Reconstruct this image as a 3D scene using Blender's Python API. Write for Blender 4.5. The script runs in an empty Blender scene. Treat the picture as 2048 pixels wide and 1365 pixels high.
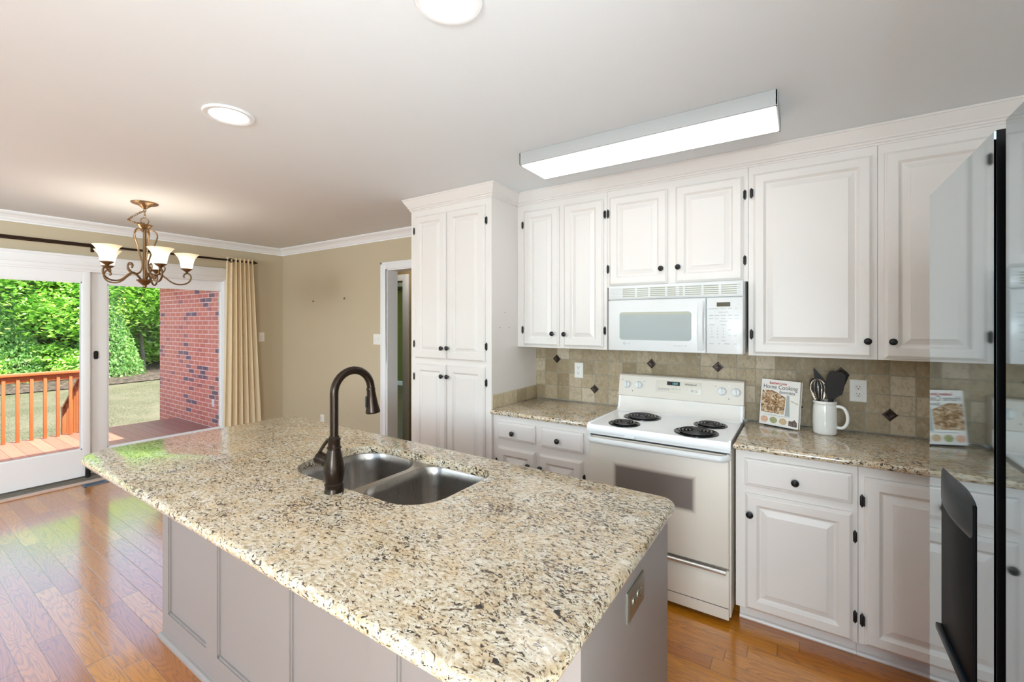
import bpy, bmesh, math, random
from mathutils import Vector, Matrix
random.seed(7)
SC = bpy.context.scene
COL = SC.collection
PI = math.pi

# ---------------------------------------------------------------- camera, sky, sun, exposure
CAM_H = 1.51
cd = bpy.data.cameras.new('camera'); cam = bpy.data.objects.new('camera', cd); COL.objects.link(cam)
cam.location = (0, 0, CAM_H); cam.rotation_euler = (PI/2, 0, math.radians(33.446))
cd.sensor_width = 36; cd.lens = 881.1/2048*36; cd.shift_y = -(682.5-646)/2048
cd.clip_start = .02; cd.clip_end = 300
SC.camera = cam
SC.view_settings.view_transform = 'Standard'; SC.view_settings.look = 'None'
SC.view_settings.gamma = 1; SC.view_settings.use_curve_mapping = False
SC.view_settings.exposure = 0.92
SC.cycles.use_denoising = True
SC.cycles.max_bounces = 10; SC.cycles.diffuse_bounces = 6; SC.cycles.glossy_bounces = 6
SC.cycles.transparent_max_bounces = 16
SC.cycles.sample_clamp_indirect = 4
SC.cycles.caustics_reflective = False; SC.cycles.caustics_refractive = False
W = bpy.data.worlds.new('world'); SC.world = W; W.use_nodes = True
wn = W.node_tree; bg = wn.nodes['Background']
sky = wn.nodes.new('ShaderNodeTexSky'); sky.sky_type = 'NISHITA'; sky.sun_disc = False
sky.sun_elevation = math.radians(65); sky.sun_rotation = math.radians(20); sky.dust_density = 2
wn.links.new(sky.outputs[0], bg.inputs[0]); bg.inputs[1].default_value = 0.42
SUN_DIR = Vector((.50, .27, .82)).normalized()
sd = bpy.data.lights.new('sun', 'SUN'); sun = bpy.data.objects.new('sun', sd); COL.objects.link(sun)
sd.energy = 7.8; sd.angle = math.radians(.6); sd.color = (1, .96, .88)
sun.rotation_euler = SUN_DIR.to_track_quat('Z', 'Y').to_euler()
LAMP_FLUO = 1.75        # radiance of the fluorescent diffuser
LAMP_CAN = 5.0        # radiance of the recessed lamps
CEIL = 2.47
# added soft fill lights, unseen behind the camera, aimed at ceiling, cabinets and walls
def add_fill(x, y, z, sx, sy, e, aim=(0, 0, 1), col=(.80, .935, 1)):
    ld = bpy.data.lights.new('added_fill_light', 'AREA'); ld.shape = 'RECTANGLE'; ld.size = sx; ld.size_y = sy
    ld.energy = e; ld.color = col
    lo = bpy.data.objects.new('added_fill_light', ld); COL.objects.link(lo); lo.location = (x, y, z)
    lo.rotation_euler = Vector(aim).to_track_quat('-Z', 'Y').to_euler()
add_fill(.55, -.35, .30, .8, 1.2, 42); add_fill(-4.4, -1.5, .35, 2.0, 1.2, 10)
add_fill(.34, -2.4, 1.4, 1.1, .9, 68, (-.22, 1, -.42)); add_fill(-3.6, -2.3, 2.15, 1.3, .6, 50, (-1.1, 1, -.15))
add_fill(.1, -.9, 1.2, .8, .8, 12, (1, .15, 0))

# ---------------------------------------------------------------- node helper
class G:
    def __init__(s, name):
        s.m = bpy.data.materials.new(name); s.m.use_nodes = True; s.t = s.m.node_tree
        s.p = s.t.nodes['Principled BSDF']; s.out = s.t.nodes['Material Output']
    def n(s, kind, **kw):
        nd = s.t.nodes.new('ShaderNode'+kind)
        for k, v in kw.items():
            if k.startswith('i_'):
                key = k[2:]; key = int(key) if key.isdigit() else key
                s.set(nd.inputs[key], v)
            else: setattr(nd, k, v)
        return nd
    def set(s, sock, v):
        if isinstance(v, bpy.types.NodeSocket): s.t.links.new(v, sock)
        elif isinstance(v, bpy.types.Node): s.t.links.new(v.outputs[0], sock)
        else:
            if sock.type == 'RGBA' and len(v) == 3: v = (*v, 1)
            sock.default_value = v
    def math(s, op, a, b=0.0, c=0.0, clamp=False):
        nd = s.n('Math', operation=op, use_clamp=clamp); s.set(nd.inputs[0], a); s.set(nd.inputs[1], b)
        if op in ('MULTIPLY_ADD', 'SMOOTH_MIN'): s.set(nd.inputs[2], c)
        return nd.outputs[0]
    def pos(s): return s.n('NewGeometry').outputs['Position']
    def xyz(s, v):
        nd = s.n('SeparateXYZ'); s.set(nd.inputs[0], v); return nd.outputs
    def comb(s, x=0.0, y=0.0, z=0.0):
        nd = s.n('CombineXYZ'); s.set(nd.inputs[0], x); s.set(nd.inputs[1], y); s.set(nd.inputs[2], z); return nd.outputs[0]
    def mapv(s, v, scale=(1,1,1), loc=(0,0,0), rot=(0,0,0)):
        nd = s.n('Mapping'); s.set(nd.inputs[0], v); nd.inputs[1].default_value = loc
        nd.inputs[2].default_value = rot; nd.inputs[3].default_value = scale; return nd.outputs[0]
    def noise(s, v, scale, detail=3.0, rough=.5, dist=0.0):
        nd = s.n('TexNoise'); s.set(nd.inputs['Vector'], v); nd.inputs['Scale'].default_value = scale
        nd.inputs['Detail'].default_value = detail; nd.inputs['Roughness'].default_value = rough
        nd.inputs['Distortion'].default_value = dist; return nd.outputs['Fac']
    def voro(s, v, scale, feature='F1', out='Distance', rnd=1.0):
        nd = s.n('TexVoronoi', feature=feature); s.set(nd.inputs['Vector'], v); nd.inputs['Scale'].default_value = scale
        nd.inputs['Randomness'].default_value = rnd; return nd.outputs[out]
    def white(s, v):
        nd = s.n('TexWhiteNoise', noise_dimensions='3D'); s.set(nd.inputs['Vector'], v); return nd.outputs
    def ramp(s, f, stops, interp='LINEAR'):
        nd = s.n('ValToRGB'); s.set(nd.inputs[0], f); cr = nd.color_ramp; cr.interpolation = interp
        while len(cr.elements) < len(stops): cr.elements.new(.5)
        for e, (p, c) in zip(cr.elements, stops):
            e.position = p; e.color = (*c, 1) if isinstance(c, tuple) else (c, c, c, 1)
        return nd.outputs[0]
    def mix(s, f, a, b, mode='MIX'):
        nd = s.n('Mix', data_type='RGBA', blend_type=mode)
        s.set(nd.inputs[0], f); s.set(nd.inputs[6], a); s.set(nd.inputs[7], b); return nd.outputs[2]
    def bump(s, h, strength=.3, dist=.002):
        nd = s.n('Bump'); s.set(nd.inputs['Height'], h); nd.inputs['Strength'].default_value = strength
        nd.inputs['Distance'].default_value = dist; s.t.links.new(nd.outputs[0], s.p.inputs['Normal'])
    def P(s, **kw):
        for k, v in kw.items(): s.set(s.p.inputs[k.replace('_', ' ')], v)
        return s

MATS = {}
def plain(name, col, rough=.5, metal=0.0, bump=0.0, bscale=200, coat=0.0, spec=.5, var=.0):
    g = G(name); base = col
    if var:
        base = g.mix(g.noise(g.pos(), 3.0, 4), tuple(c*(1-var) for c in col), tuple(min(1, c*(1+var)) for c in col))
    g.P(Base_Color=base, Roughness=rough, Metallic=metal)
    g.p.inputs['Specular IOR Level'].default_value = spec
    if coat: g.P(Coat_Weight=coat, Coat_Roughness=.08)
    if bump: g.bump(g.noise(g.pos(), bscale, 3), bump, .0006)
    MATS[name] = g.m; return g.m

plain('ceiling_paint', (.77, .805, .835), .9, bump=.15, bscale=90, var=.01)
plain('wall_paint_olive', (.53, .455, .32), .75, bump=.2, bscale=150, var=.02)
plain('wall_paint_light', (.74, .72, .68), .8)
plain('trim_paint', (.86, .87, .89), .4)
plain('cabinet_paint', (.755, .715, .685), .38, bump=.12, bscale=120, var=.015)
plain('pantry_side_paint', (.78, .77, .75), .45)
plain('island_paint', (.285, .255, .24), .42, bump=.12, bscale=120)
plain('appliance_white', (.72, .73, .73), .32, coat=.2)
plain('appliance_enamel', (.92, .93, .95), .15, coat=.6)
plain('range_bisque', (.71, .655, .58), .42, coat=.08)
plain('grille_cream', (.45, .45, .36), .5)
plain('enamel_shaded', (.76, .72, .67), .25, coat=.5)  # white enamel in its shaded tone, for the cooktop rear
plain('oven_window_glass', (.19, .165, .15), .25, coat=.4)
plain('microwave_window', (.36, .40, .40), .2, coat=.6)
plain('knob_black', (.010, .010, .011), .34, coat=.15, spec=.35)
plain('hinge_black', (.010, .009, .009), .42, spec=.35)
plain('burner_black', (.025, .025, .027), .22, spec=.9)
plain('drip_pan_black', (.004, .005, .006), .2, spec=.4)
plain('bronze_dark', (.030, .019, .013), .27, metal=.7)
plain('rod_bronze', (.035, .018, .010), .4, metal=.6)
plain('chandelier_bronze', (.24, .15, .08), .34, metal=.9, var=.3)
plain('outlet_white', (.82, .80, .77), .35)
plain('slot_dark', (.02, .02, .02), .5)
plain('steel_plate', (.36, .36, .30), .3, metal=.9)
plain('glossy_black', (.003, .003, .004), .5, spec=.05)
plain('black_edge', (.004, .004, .005), .4, spec=.15)
plain('dispenser_grey', (.008, .011, .015), .4, spec=.2)
plain('ceramic_white', (.80, .80, .78), .12, coat=1.0)
plain('utensil_black', (.016, .012, .011), .5, spec=.25)
plain('wire_steel', (.62, .56, .48), .2, metal=1.0)
plain('book_paper', (.80, .76, .68), .8)
plain('book_cover', (.82, .80, .78), .25, coat=.5)
plain('ink_red', (.45, .03, .04), .5)
plain('ink_dark', (.07, .06, .06), .5)
plain('ink_grey', (.24, .26, .30), .5)
plain('ink_light', (.42, .43, .45), .5)
plain('lcd_brown', (.06, .045, .012), .3)
plain('lcd_black', (.006, .010, .010), .2)
plain('panel_cream', (.66, .62, .53), .35)
plain('aluminium_track', (.20, .18, .15), .4, metal=.3)
plain('threshold_wood', (.62, .46, .38), .45)
plain('vent_blue_grey', (.16, .22, .30), .4, metal=.4)
plain('strike_metal', (.18, .17, .15), .35, metal=.8)
plain('fixture_grey', (.46, .47, .47), .5)
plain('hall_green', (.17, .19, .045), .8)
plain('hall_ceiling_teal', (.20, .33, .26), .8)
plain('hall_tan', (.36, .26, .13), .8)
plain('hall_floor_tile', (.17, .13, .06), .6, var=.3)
plain('soffit_white', (.80, .80, .80), .6)
plain('hook_brown', (.25, .19, .12), .5)
plain('chrome_lip', (.8, .78, .75), .2, metal=.9)
plain('bark', (.14, .11, .09), .9, bump=.6, bscale=12, var=.4)
plain('deck_edge_wood', (.46, .14, .06), .6, var=.2)
plain('bulb_socket', (.3, .2, .12), .4, metal=.6)

g = G('oven_window_glass')
gx, gy, gz = g.xyz(g.n('TexCoord').outputs['Generated'])
dx = g.math('MULTIPLY', g.math('SUBTRACT', .5, g.math('ABSOLUTE', g.math('SUBTRACT', gx, .5))), .447)
dz = g.math('MULTIPLY', g.math('SUBTRACT', .5, g.math('ABSOLUTE', g.math('SUBTRACT', gz, .5))), .195)
fade = g.ramp(g.math('DIVIDE', g.math('MINIMUM', dx, dz), .022), [(0, 0.0), (.35, .25), (1, 1.0)])
g.P(Base_Color=g.mix(fade, (.70, .645, .57), (.20, .17, .155)), Roughness=.35); MATS['oven_window_glass'] = g.m
def emis(name, col, strength, base=(.9, .9, .9)):
    g = G(name); g.P(Base_Color=base, Roughness=.4, Emission_Color=col, Emission_Strength=strength); MATS[name] = g.m
emis('fluorescent_diffuser', (.93, .98, 1), LAMP_FLUO)
emis('can_lens', (.88, .96, 1), LAMP_CAN)
emis('clock_digits', (.25, .75, .8), .7, (.1, .2, .2))
g = G('alabaster_shade')      # lit from inside, warmer towards the rim
z = g.xyz(g.n('TexCoord').outputs['Generated'])[2]
colr = g.ramp(z, [(0, (1, .95, .86)), (.35, (1, .97, .92)), (.75, (1, .90, .70)), (1, (1, .76, .42))])
st = g.ramp(z, [(0, .75), (.3, 1.0), (.7, .62), (1, .34)])
g.P(Base_Color=(.9, .8, .6), Roughness=.3, Emission_Color=colr, Emission_Strength=g.math('MULTIPLY', st, .72)); MATS['alabaster_shade'] = g.m

def thin_glass(name, tint=(.97, .99, .98), f0=1.5):
    g = G(name); tr = g.n('BsdfTransparent'); tr.inputs[0].default_value = (*tint, 1)
    gl = g.n('BsdfGlossy'); gl.inputs['Roughness'].default_value = 0.0
    fr = g.n('Fresnel'); fr.inputs[0].default_value = f0
    mx = g.n('MixShader'); g.t.links.new(fr.outputs[0], mx.inputs[0]); g.t.links.new(tr.outputs[0], mx.inputs[1])
    g.t.links.new(gl.outputs[0], mx.inputs[2]); g.t.links.new(mx.outputs[0], g.out.inputs[0]); MATS[name] = g.m
thin_glass('pane_glass')

g = G('fridge_mirror_glass')
g.P(Base_Color=(.30, .35, .37), Metallic=1.0, Roughness=.035); MATS['fridge_mirror_glass'] = g.m

g = G('brushed_steel')
q = g.pos(); nn = g.noise(g.mapv(q, (90, 90, 3)), 3.0, 3)
g.P(Base_Color=(.40, .375, .35), Metallic=1.0, Roughness=g.math('MULTIPLY_ADD', nn, .10, .24)); g.bump(nn, .03, .0002)
MATS['brushed_steel'] = g.m

# granite: cream ground, warm and grey clouds, elongated dark flecks
g = G('granite')
q = g.pos(); wp = g.n('VectorMath', operation='MULTIPLY_ADD')
nz3 = g.n('TexNoise'); g.set(nz3.inputs['Vector'], q); nz3.inputs['Scale'].default_value = 9
g.t.links.new(nz3.outputs['Color'], wp.inputs[0]); wp.inputs[1].default_value = (.05, .05, .05); g.set(wp.inputs[2], q)
v = g.mapv(wp.outputs[0], (1, 1.75, 1.5), rot=(0, 0, .35))
cloud = g.noise(q, 5.0, 3, .55); cloud2 = g.noise(g.mapv(q, loc=(3, 1, 7)), 13, 4, .6)
mott = g.noise(v, 62, 4, .6, .3)
c0 = g.ramp(mott, [(.28, (.36, .26, .155)), (.42, (.53, .42, .28)), (.54, (.66, .575, .44)), (.66, (.76, .71, .62))])
c1 = g.mix(g.ramp(cloud2, [(.48, 0.0), (.68, .55)]), c0, (.62, .43, .23))
c1 = g.mix(g.ramp(cloud2, [(.30, .55), (.44, 0.0)]), c1, (.74, .70, .63))
fl = g.noise(v, 66, 4, .6, .9); fl2 = g.noise(g.mapv(v, loc=(9, 4, 2)), 120, 3, .6, .5)
bias = g.math('MULTIPLY_ADD', cloud, .20, -.10)
f1 = g.ramp(g.math('ADD', fl, bias), [(.570, 0.0), (.600, .97)])
f0 = g.ramp(g.math('ADD', fl, bias), [(.53, 0.0), (.585, .45)])
f2 = g.ramp(g.math('ADD', fl2, bias), [(.60, 0.0), (.64, .8)])
dk = g.ramp(g.noise(g.mapv(q, loc=(5, 5, 5)), 45, 2), [(.42, (.022, .018, .018)), (.6, (.085, .050, .028))])
c2 = g.mix(f0, c1, (.30, .20, .12)); c2 = g.mix(f1, c2, dk); c3 = g.mix(f2, c2, dk)
g.P(Base_Color=c3, Roughness=.12, Coat_Weight=.15, Coat_Roughness=.04); MATS['granite'] = g.m

# tumbled stone tile, pitch .1045, set out from the range centre
def tile_mat(name, axis, origin, z0, light=1.05, pitch=.1045):
    g = G(name); q = g.pos(); x, y, z = g.xyz(q)
    a = x if axis == 'x' else y
    ua = g.math('DIVIDE', g.math('SUBTRACT', a, origin), pitch); uz = g.math('DIVIDE', g.math('SUBTRACT', z, z0), pitch)
    ca = g.math('FLOOR', ua); cz = g.math('FLOOR', uz); fa = g.math('FRACT', ua); fz = g.math('FRACT', uz)
    wob = g.math('MULTIPLY_ADD', g.noise(q, 45, 2), .05, -.025)
    da = g.math('ABSOLUTE', g.math('SUBTRACT', fa, .5)); dz = g.math('ABSOLUTE', g.math('SUBTRACT', fz, .5))
    edge = g.math('ADD', g.math('MAXIMUM', da, dz), wob)
    grout = g.ramp(edge, [(.462, 0.0), (.485, 1.0)])
    rnd = g.white(g.comb(ca, cz, 3.0))['Value']
    tone = g.ramp(rnd, [(0, (.20*light, .165*light, .105*light)), (.35, (.27*light, .225*light, .15*light)), (.7, (.33*light, .28*light, .20*light)), (1, (.44*light, .39*light, .31*light))])
    vein = g.noise(g.mapv(q, (1.6, 1.6, 1)), 26, 6, .62, 1.2)
    c = g.mix(g.ramp(vein, [(.36, .45), (.52, 0.0)]), tone, (.20*light, .15*light, .09*light))
    c = g.mix(g.ramp(vein, [(.56, 0.0), (.72, .45)]), c, (.52*light, .47*light, .37*light))
    c = g.mix(grout, c, (.30*light, .265*light, .20*light))
    g.P(Base_Color=c, Roughness=.55)
    g.bump(g.math('SUBTRACT', g.math('MULTIPLY', vein, .3), grout), .5, .002); MATS[name] = g.m
tile_mat('stone_tile', 'x', -.869, .9155)
tm_ = [n_ for n_ in MATS['stone_tile'].node_tree.nodes if n_.type == 'VALTORGB' and len(n_.color_ramp.elements) == 4][0]
for e_, c_ in zip(tm_.color_ramp.elements, ((.27, .20, .11), (.35, .27, .165), (.42, .33, .215), (.56, .47, .35))): e_.color = (*c_, 1)
tile_mat('stone_tile_pale', 'y', 3.06-.152*8, .86, 1.75, .152)
g = G('accent_tile'); g.P(Base_Color=(.035, .018, .012), Roughness=.35, Metallic=.4); MATS['accent_tile'] = g.m

# oak strip floor, boards along X
g = G('oak_floor'); q = g.pos(); x, y, z = g.xyz(q)
BW, BL = .083, .95
row = g.math('FLOOR', g.math('DIVIDE', y, BW)); fy = g.math('FRACT', g.math('DIVIDE', y, BW))
ro = g.white(g.comb(row, 1.0, 2.0))['Value']
ux = g.math('ADD', g.math('DIVIDE', x, BL), g.math('MULTIPLY', ro, 7.3))
cx = g.math('FLOOR', ux); fx = g.math('FRACT', ux)
idv = g.white(g.comb(row, cx, 5.0)); r1 = idv['Value']
gv = g.comb(g.math('MULTIPLY', x, 1.15), g.math('MULTIPLY_ADD', y, 10.5, g.math('MULTIPLY', r1, 31.0)), g.math('MULTIPLY', r1, 19.0))
rings = g.math('FRACT', g.math('MULTIPLY', g.noise(gv, 1.0, 2.0, .45, .12), 24.0))
line = g.ramp(rings, [(0, .0), (.5, .05), (.80, .7), (.93, .5), (1, 0.0)])
pore = g.noise(g.comb(g.math('MULTIPLY', x, 9.0), g.math('MULTIPLY', y, 230.0), r1), 1.0, 3, .6)
tone = g.ramp(r1, [(0, (.42, .125, .006)), (.3, (.50, .160, .007)), (.6, (.56, .195, .008)), (.85, (.63, .245, .014)), (1, (.46, .145, .008))])
c = g.mix(g.math('MULTIPLY', line, .5), tone, (.10, .026, .006))
c = g.mix(g.ramp(pore, [(.52, 0.0), (.68, .4)]), c, (.13, .04, .010))
ey = g.math('ABSOLUTE', g.math('SUBTRACT', fy, .5)); ex = g.math('ABSOLUTE', g.math('SUBTRACT', fx, .5))
seam = g.math('MAXIMUM', g.ramp(ey, [(.482, 0.0), (.495, 1.0)]), g.ramp(ex, [(.4985, 0.0), (.4995, 1.0)]))
c = g.mix(g.math('MULTIPLY', seam, .75), c, (.06, .022, .010))
g.P(Base_Color=c, Roughness=.32, Coat_Weight=1.0, Coat_Roughness=.12, Coat_IOR=1.7)
g.bump(g.math('SUBTRACT', g.math('MULTIPLY', line, -.25), seam), .25, .0008)
bn = [n_ for n_ in g.t.nodes if n_.type == 'BUMP'][0]
g.t.links.new(bn.outputs[0], g.p.inputs['Coat Normal']); MATS['oak_floor'] = g.m

# red brick with pink mortar
g = G('red_brick'); q = g.pos(); x, y, z = g.xyz(q)
BH, BWd = .0735, .215
rw = g.math('FLOOR', g.math('DIVIDE', z, BH)); fz = g.math('FRACT', g.math('DIVIDE', z, BH))
odd = g.math('MULTIPLY', g.math('MODULO', g.math('ABSOLUTE', rw), 2.0), .5)
ub = g.math('ADD', g.math('DIVIDE', g.math('ADD', x, y), BWd), odd); cb = g.math('FLOOR', ub); fb = g.math('FRACT', ub)
mo = g.math('MAXIMUM', g.ramp(g.math('ABSOLUTE', g.math('SUBTRACT', fz, .5)), [(.42, 0.0), (.435, 1.0)]),
            g.ramp(g.math('ABSOLUTE', g.math('SUBTRACT', fb, .5)), [(.470, 0.0), (.478, 1.0)]))
rb = g.white(g.comb(rw, cb, 9.0))['Value']; cl = g.noise(q, 1.4, 2)
pick = g.math('ADD', rb, g.math('MULTIPLY_ADD', cl, .9, -.45))
tone = g.ramp(pick, [(0, (.60, .18, .10)), (.45, (.66, .20, .125)), (.82, (.56, .15, .10)), (.94, (.20, .10, .11)), (1, (.11, .08, .11))])
tone = g.mix(g.ramp(g.noise(q, 60, 4), [(.4, 0.0), (.7, .35)]), tone, (.66, .30, .22))
c = g.mix(mo, tone, (.88, .58, .48)); g.P(Base_Color=c, Roughness=.9)
g.bump(g.math('MULTIPLY', mo, -1.0), .6, .006); MATS['red_brick'] = g.m

# stained deck boards running along Y-ish grain, boards along X
g = G('deck_boards'); q = g.pos(); x, y, z = g.xyz(q)
rw = g.math('FLOOR', g.math('DIVIDE', y, .14)); fy = g.math('FRACT', g.math('DIVIDE', y, .14))
r1 = g.white(g.comb(rw, 0.0, 4.0))['Value']
gn = g.noise(g.comb(g.math('MULTIPLY', x, 2.0), g.math('MULTIPLY', y, 45.0), r1), 1.0, 4, .6)
c = g.mix(r1, (.30, .115, .075), (.38, .165, .105)); c = g.mix(g.ramp(gn, [(.45, 0.0), (.7, .55)]), c, (.27, .085, .05))
c = g.mix(g.ramp(g.math('ABSOLUTE', g.math('SUBTRACT', fy, .5)), [(.47, 0.0), (.485, .85)]), c, (.07, .03, .025))
g.P(Base_Color=c, Roughness=.55); MATS['deck_boards'] = g.m
g = G('rail_wood'); q = g.pos()
gn = g.noise(g.mapv(q, (14, 14, 2.5)), 3, 4); c = g.mix(gn, (.34, .085, .024), (.52, .155, .05)); g.P(Base_Color=c, Roughness=.5); MATS['rail_wood'] = g.m

g = G('lawn_grass'); q = g.pos()
a = g.noise(q, .7, 5, .65); b = g.noise(g.mapv(q, (1, 1.6, 1)), 22, 5, .75)
c = g.ramp(b, [(.38, (.025, .032, .008)), (.5, (.085, .085, .035)), (.60, (.21, .185, .10))])
c = g.mix(g.ramp(a, [(.42, .0), (.66, .6)]), c, (.20, .17, .105)); g.P(Base_Color=c, Roughness=.95); g.bump(b, .8, .05); MATS['lawn_grass'] = g.m
g = G('leaf_litter'); q = g.pos(); b = g.noise(q, 9, 5, .7)
c = g.ramp(b, [(.38, (.012, .008, .006)), (.5, (.045, .027, .018)), (.62, (.16, .11, .075))]); g.P(Base_Color=c, Roughness=.95); MATS['leaf_litter'] = g.m

def leaf_mat(name, stops):
    g = G(name); rnd = g.n('NewGeometry').outputs['Random Per Island']
    c = g.ramp(rnd, stops)
    tl = g.n('BsdfTranslucent'); g.set(tl.inputs[0], g.mix(.35, c, (.55, .85, .08)))
    g.P(Base_Color=c, Roughness=.42)
    mx = g.n('MixShader'); mx.inputs[0].default_value = .42
    g.t.links.new(g.p.outputs[0], mx.inputs[1]); g.t.links.new(tl.outputs[0], mx.inputs[2]); g.t.links.new(mx.outputs[0], g.out.inputs[0]); MATS[name] = g.m
leaf_mat('leaf_bright', [(0, (.15, .40, .05)), (.4, (.36, .68, .09)), (.8, (.60, .86, .20)), (1, (.86, .95, .50))])
leaf_mat('leaf_mid', [(0, (.07, .26, .06)), (.5, (.20, .50, .10)), (1, (.48, .72, .24))])
leaf_mat('leaf_cedar', [(0, (.10, .24, .06)), (.5, (.22, .44, .12)), (1, (.44, .64, .24))])

g = G('curtain_cloth'); q = g.pos(); w = g.noise(g.mapv(q, (1, 1, 1)), 420, 2)
tl = g.n('BsdfTranslucent'); tl.inputs[0].default_value = (.9, .8, .6, 1)
g.P(Base_Color=(.95, .83, .62), Roughness=.85); g.bump(w, .15, .0005)
mx = g.n('MixShader'); mx.inputs[0].default_value = .42
g.t.links.new(g.p.outputs[0], mx.inputs[1]); g.t.links.new(tl.outputs[0], mx.inputs[2]); g.t.links.new(mx.outputs[0], g.out.inputs[0]); MATS['curtain_cloth'] = g.m

def food_mat(name, a, b, c, sc=260):
    g = G(name); q = g.pos(); n1 = g.noise(q, sc, 4, .6, 1.0)
    g.P(Base_Color=g.ramp(n1, [(.35, a), (.5, b), (.66, c)]), Roughness=.4); MATS[name] = g.m
food_mat('photo_dessert', (.10, .035, .015), (.42, .24, .10), (.80, .72, .58), 60)
food_mat('photo_salmon', (.45, .30, .16), (.75, .38, .26), (.85, .72, .60))
food_mat('photo_greens', (.14, .15, .05), (.34, .36, .14), (.62, .60, .36))
food_mat('photo_bread', (.30, .17, .08), (.62, .42, .22), (.80, .70, .55))
food_mat('photo_chocolate', (.05, .03, .025), (.12, .07, .06), (.30, .22, .18))

# ---------------------------------------------------------------- mesh builder
class MB:
    def __init__(s, M=None): s.bm = bmesh.new(); s.M = M or Matrix()
    def v(s, p): return s.bm.verts.new(s.M @ Vector(p))
    def f(s, vs, smooth=False):
        try: fc = s.bm.faces.new(vs); fc.smooth = smooth; return fc
        except ValueError: return None
    def box(s, x0, x1, y0, y1, z0, z1, bev=0.0, seg=2):
        vs = [s.v((x, y, z)) for z in (z0, z1) for x, y in ((x0, y0), (x1, y0), (x1, y1), (x0, y1))]
        fs = [s.f([vs[i] for i in q]) for q in ((3,2,1,0), (4,5,6,7), (0,1,5,4), (1,2,6,5), (2,3,7,6), (3,0,4,7))]
        if bev:
            ed = list({e for f in fs for e in f.edges})
            r = bmesh.ops.bevel(s.bm, geom=ed, offset=bev, segments=seg, affect='EDGES', profile=.5)
            for f in r['faces']: f.smooth = True
        return s
    def ring(s, c, ax, r, n=20, up=None, r2=None):
        ax = Vector(ax).normalized(); up = Vector(up) if up else (Vector((0,0,1)) if abs(ax.z) < .9 else Vector((1,0,0)))
        a = ax.cross(up).normalized(); b = ax.cross(a); r2 = r2 or r
        return [s.v(Vector(c)+a*math.cos(t)*r+b*math.sin(t)*r2) for t in (2*PI*i/n for i in range(n))]
    def lathe(s, c, ax, prof, n=24, cap0=True, cap1=True):
        """prof: (radius, distance along axis)"""
        c = Vector(c); ax = Vector(ax).normalized(); prev = None
        for i, (r, h) in enumerate(prof):
            cur = s.ring(c+ax*h, ax, max(r, 1e-5), n)
            if prev:
                for k in range(n): s.f([prev[k], cur[k], cur[(k+1) % n], prev[(k+1) % n]], True)
            elif cap0: s.f(list(reversed(cur)))
            prev = cur
        if cap1: s.f(prev)
        return s
    def tube(s, pts, r, n=10, closed=False, rs=None, caps=True, flat=1.0):
        pts = [Vector(p) for p in pts]; L = len(pts); rings = []; nrm = None
        for i, p in enumerate(pts):
            if closed: d = pts[(i+1) % L]-pts[i-1]
            else: d = pts[min(i+1, L-1)]-pts[max(i-1, 0)]
            d.normalize()
            if nrm is None:
                nrm = Vector((0,0,1)) if abs(d.z) < .9 else Vector((1,0,0))
            nrm = (nrm-d*nrm.dot(d))
            if nrm.length < 1e-6: nrm = d.orthogonal()
            nrm.normalize(); b = d.cross(nrm); rr = rs[i] if rs else r
            rings.append([s.v(p+nrm*math.cos(t)*rr+b*math.sin(t)*rr*flat) for t in (2*PI*k/n for k in range(n))])
        m = L if closed else L-1
        for i in range(m):
            A, B = rings[i], rings[(i+1) % L]
            for k in range(n): s.f([A[k], A[(k+1) % n], B[(k+1) % n], B[k]], True)
        if not closed and caps: s.f(list(reversed(rings[0]))); s.f(rings[-1])
        return s
    def loops(s, loops, cap0=False, cap1=True, smooth=False):
        prev = None
        for lp in loops:
            cur = [s.v(p) for p in lp]
            if prev:
                n = len(cur)
                for k in range(n): s.f([prev[k], prev[(k+1) % n], cur[(k+1) % n], cur[k]], smooth)
            elif cap0: s.f(list(reversed(cur)))
            prev = cur
        if cap1: s.f(prev)
        return s
    def panel(s, x0, x1, z0, z1, y, prof, cap0=True):
        """concentric rectangles facing -Y: prof = (inset, how far forward of y)"""
        return s.loops([[(x0+i, y-d, z0+i), (x1-i, y-d, z0+i), (x1-i, y-d, z1-i), (x0+i, y-d, z1-i)] for i, d in prof], cap0=cap0)
    def prism(s, poly, z0, z1, bev=0):
        a = [s.v((x, y, z0)) for x, y in poly]; b = [s.v((x, y, z1)) for x, y in poly]; n = len(poly)
        s.f(list(reversed(a))); s.f(b)
        for k in range(n): s.f([a[k], a[(k+1) % n], b[(k+1) % n], b[k]], False)
        return s
    def sweep(s, path, prof, z=0.0):
        """profile (outward offset to the right of travel, z), mitred"""
        P2 = [Vector(p) for p in path]; rows = []
        for i, p in enumerate(P2):
            ds = []
            if i > 0: ds.append((P2[i]-P2[i-1]).normalized())
            if i < len(P2)-1: ds.append((P2[i+1]-P2[i]).normalized())
            ns = [Vector((d.y, -d.x)) for d in ds]
            if len(ns) == 2:
                m = (ns[0]+ns[1]); m = m/m.length; m = m/m.dot(ns[0])
            else: m = ns[0]
            rows.append([s.v((p.x+m.x*d, p.y+m.y*d, z+h)) for d, h in prof])
        k = len(prof)
        for i in range(len(rows)-1):
            for j in range(k): s.f([rows[i][j], rows[i][(j+1) % k], rows[i+1][(j+1) % k], rows[i+1][j]])
        s.f(list(reversed(rows[0]))); s.f(rows[-1])
        return s
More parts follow.
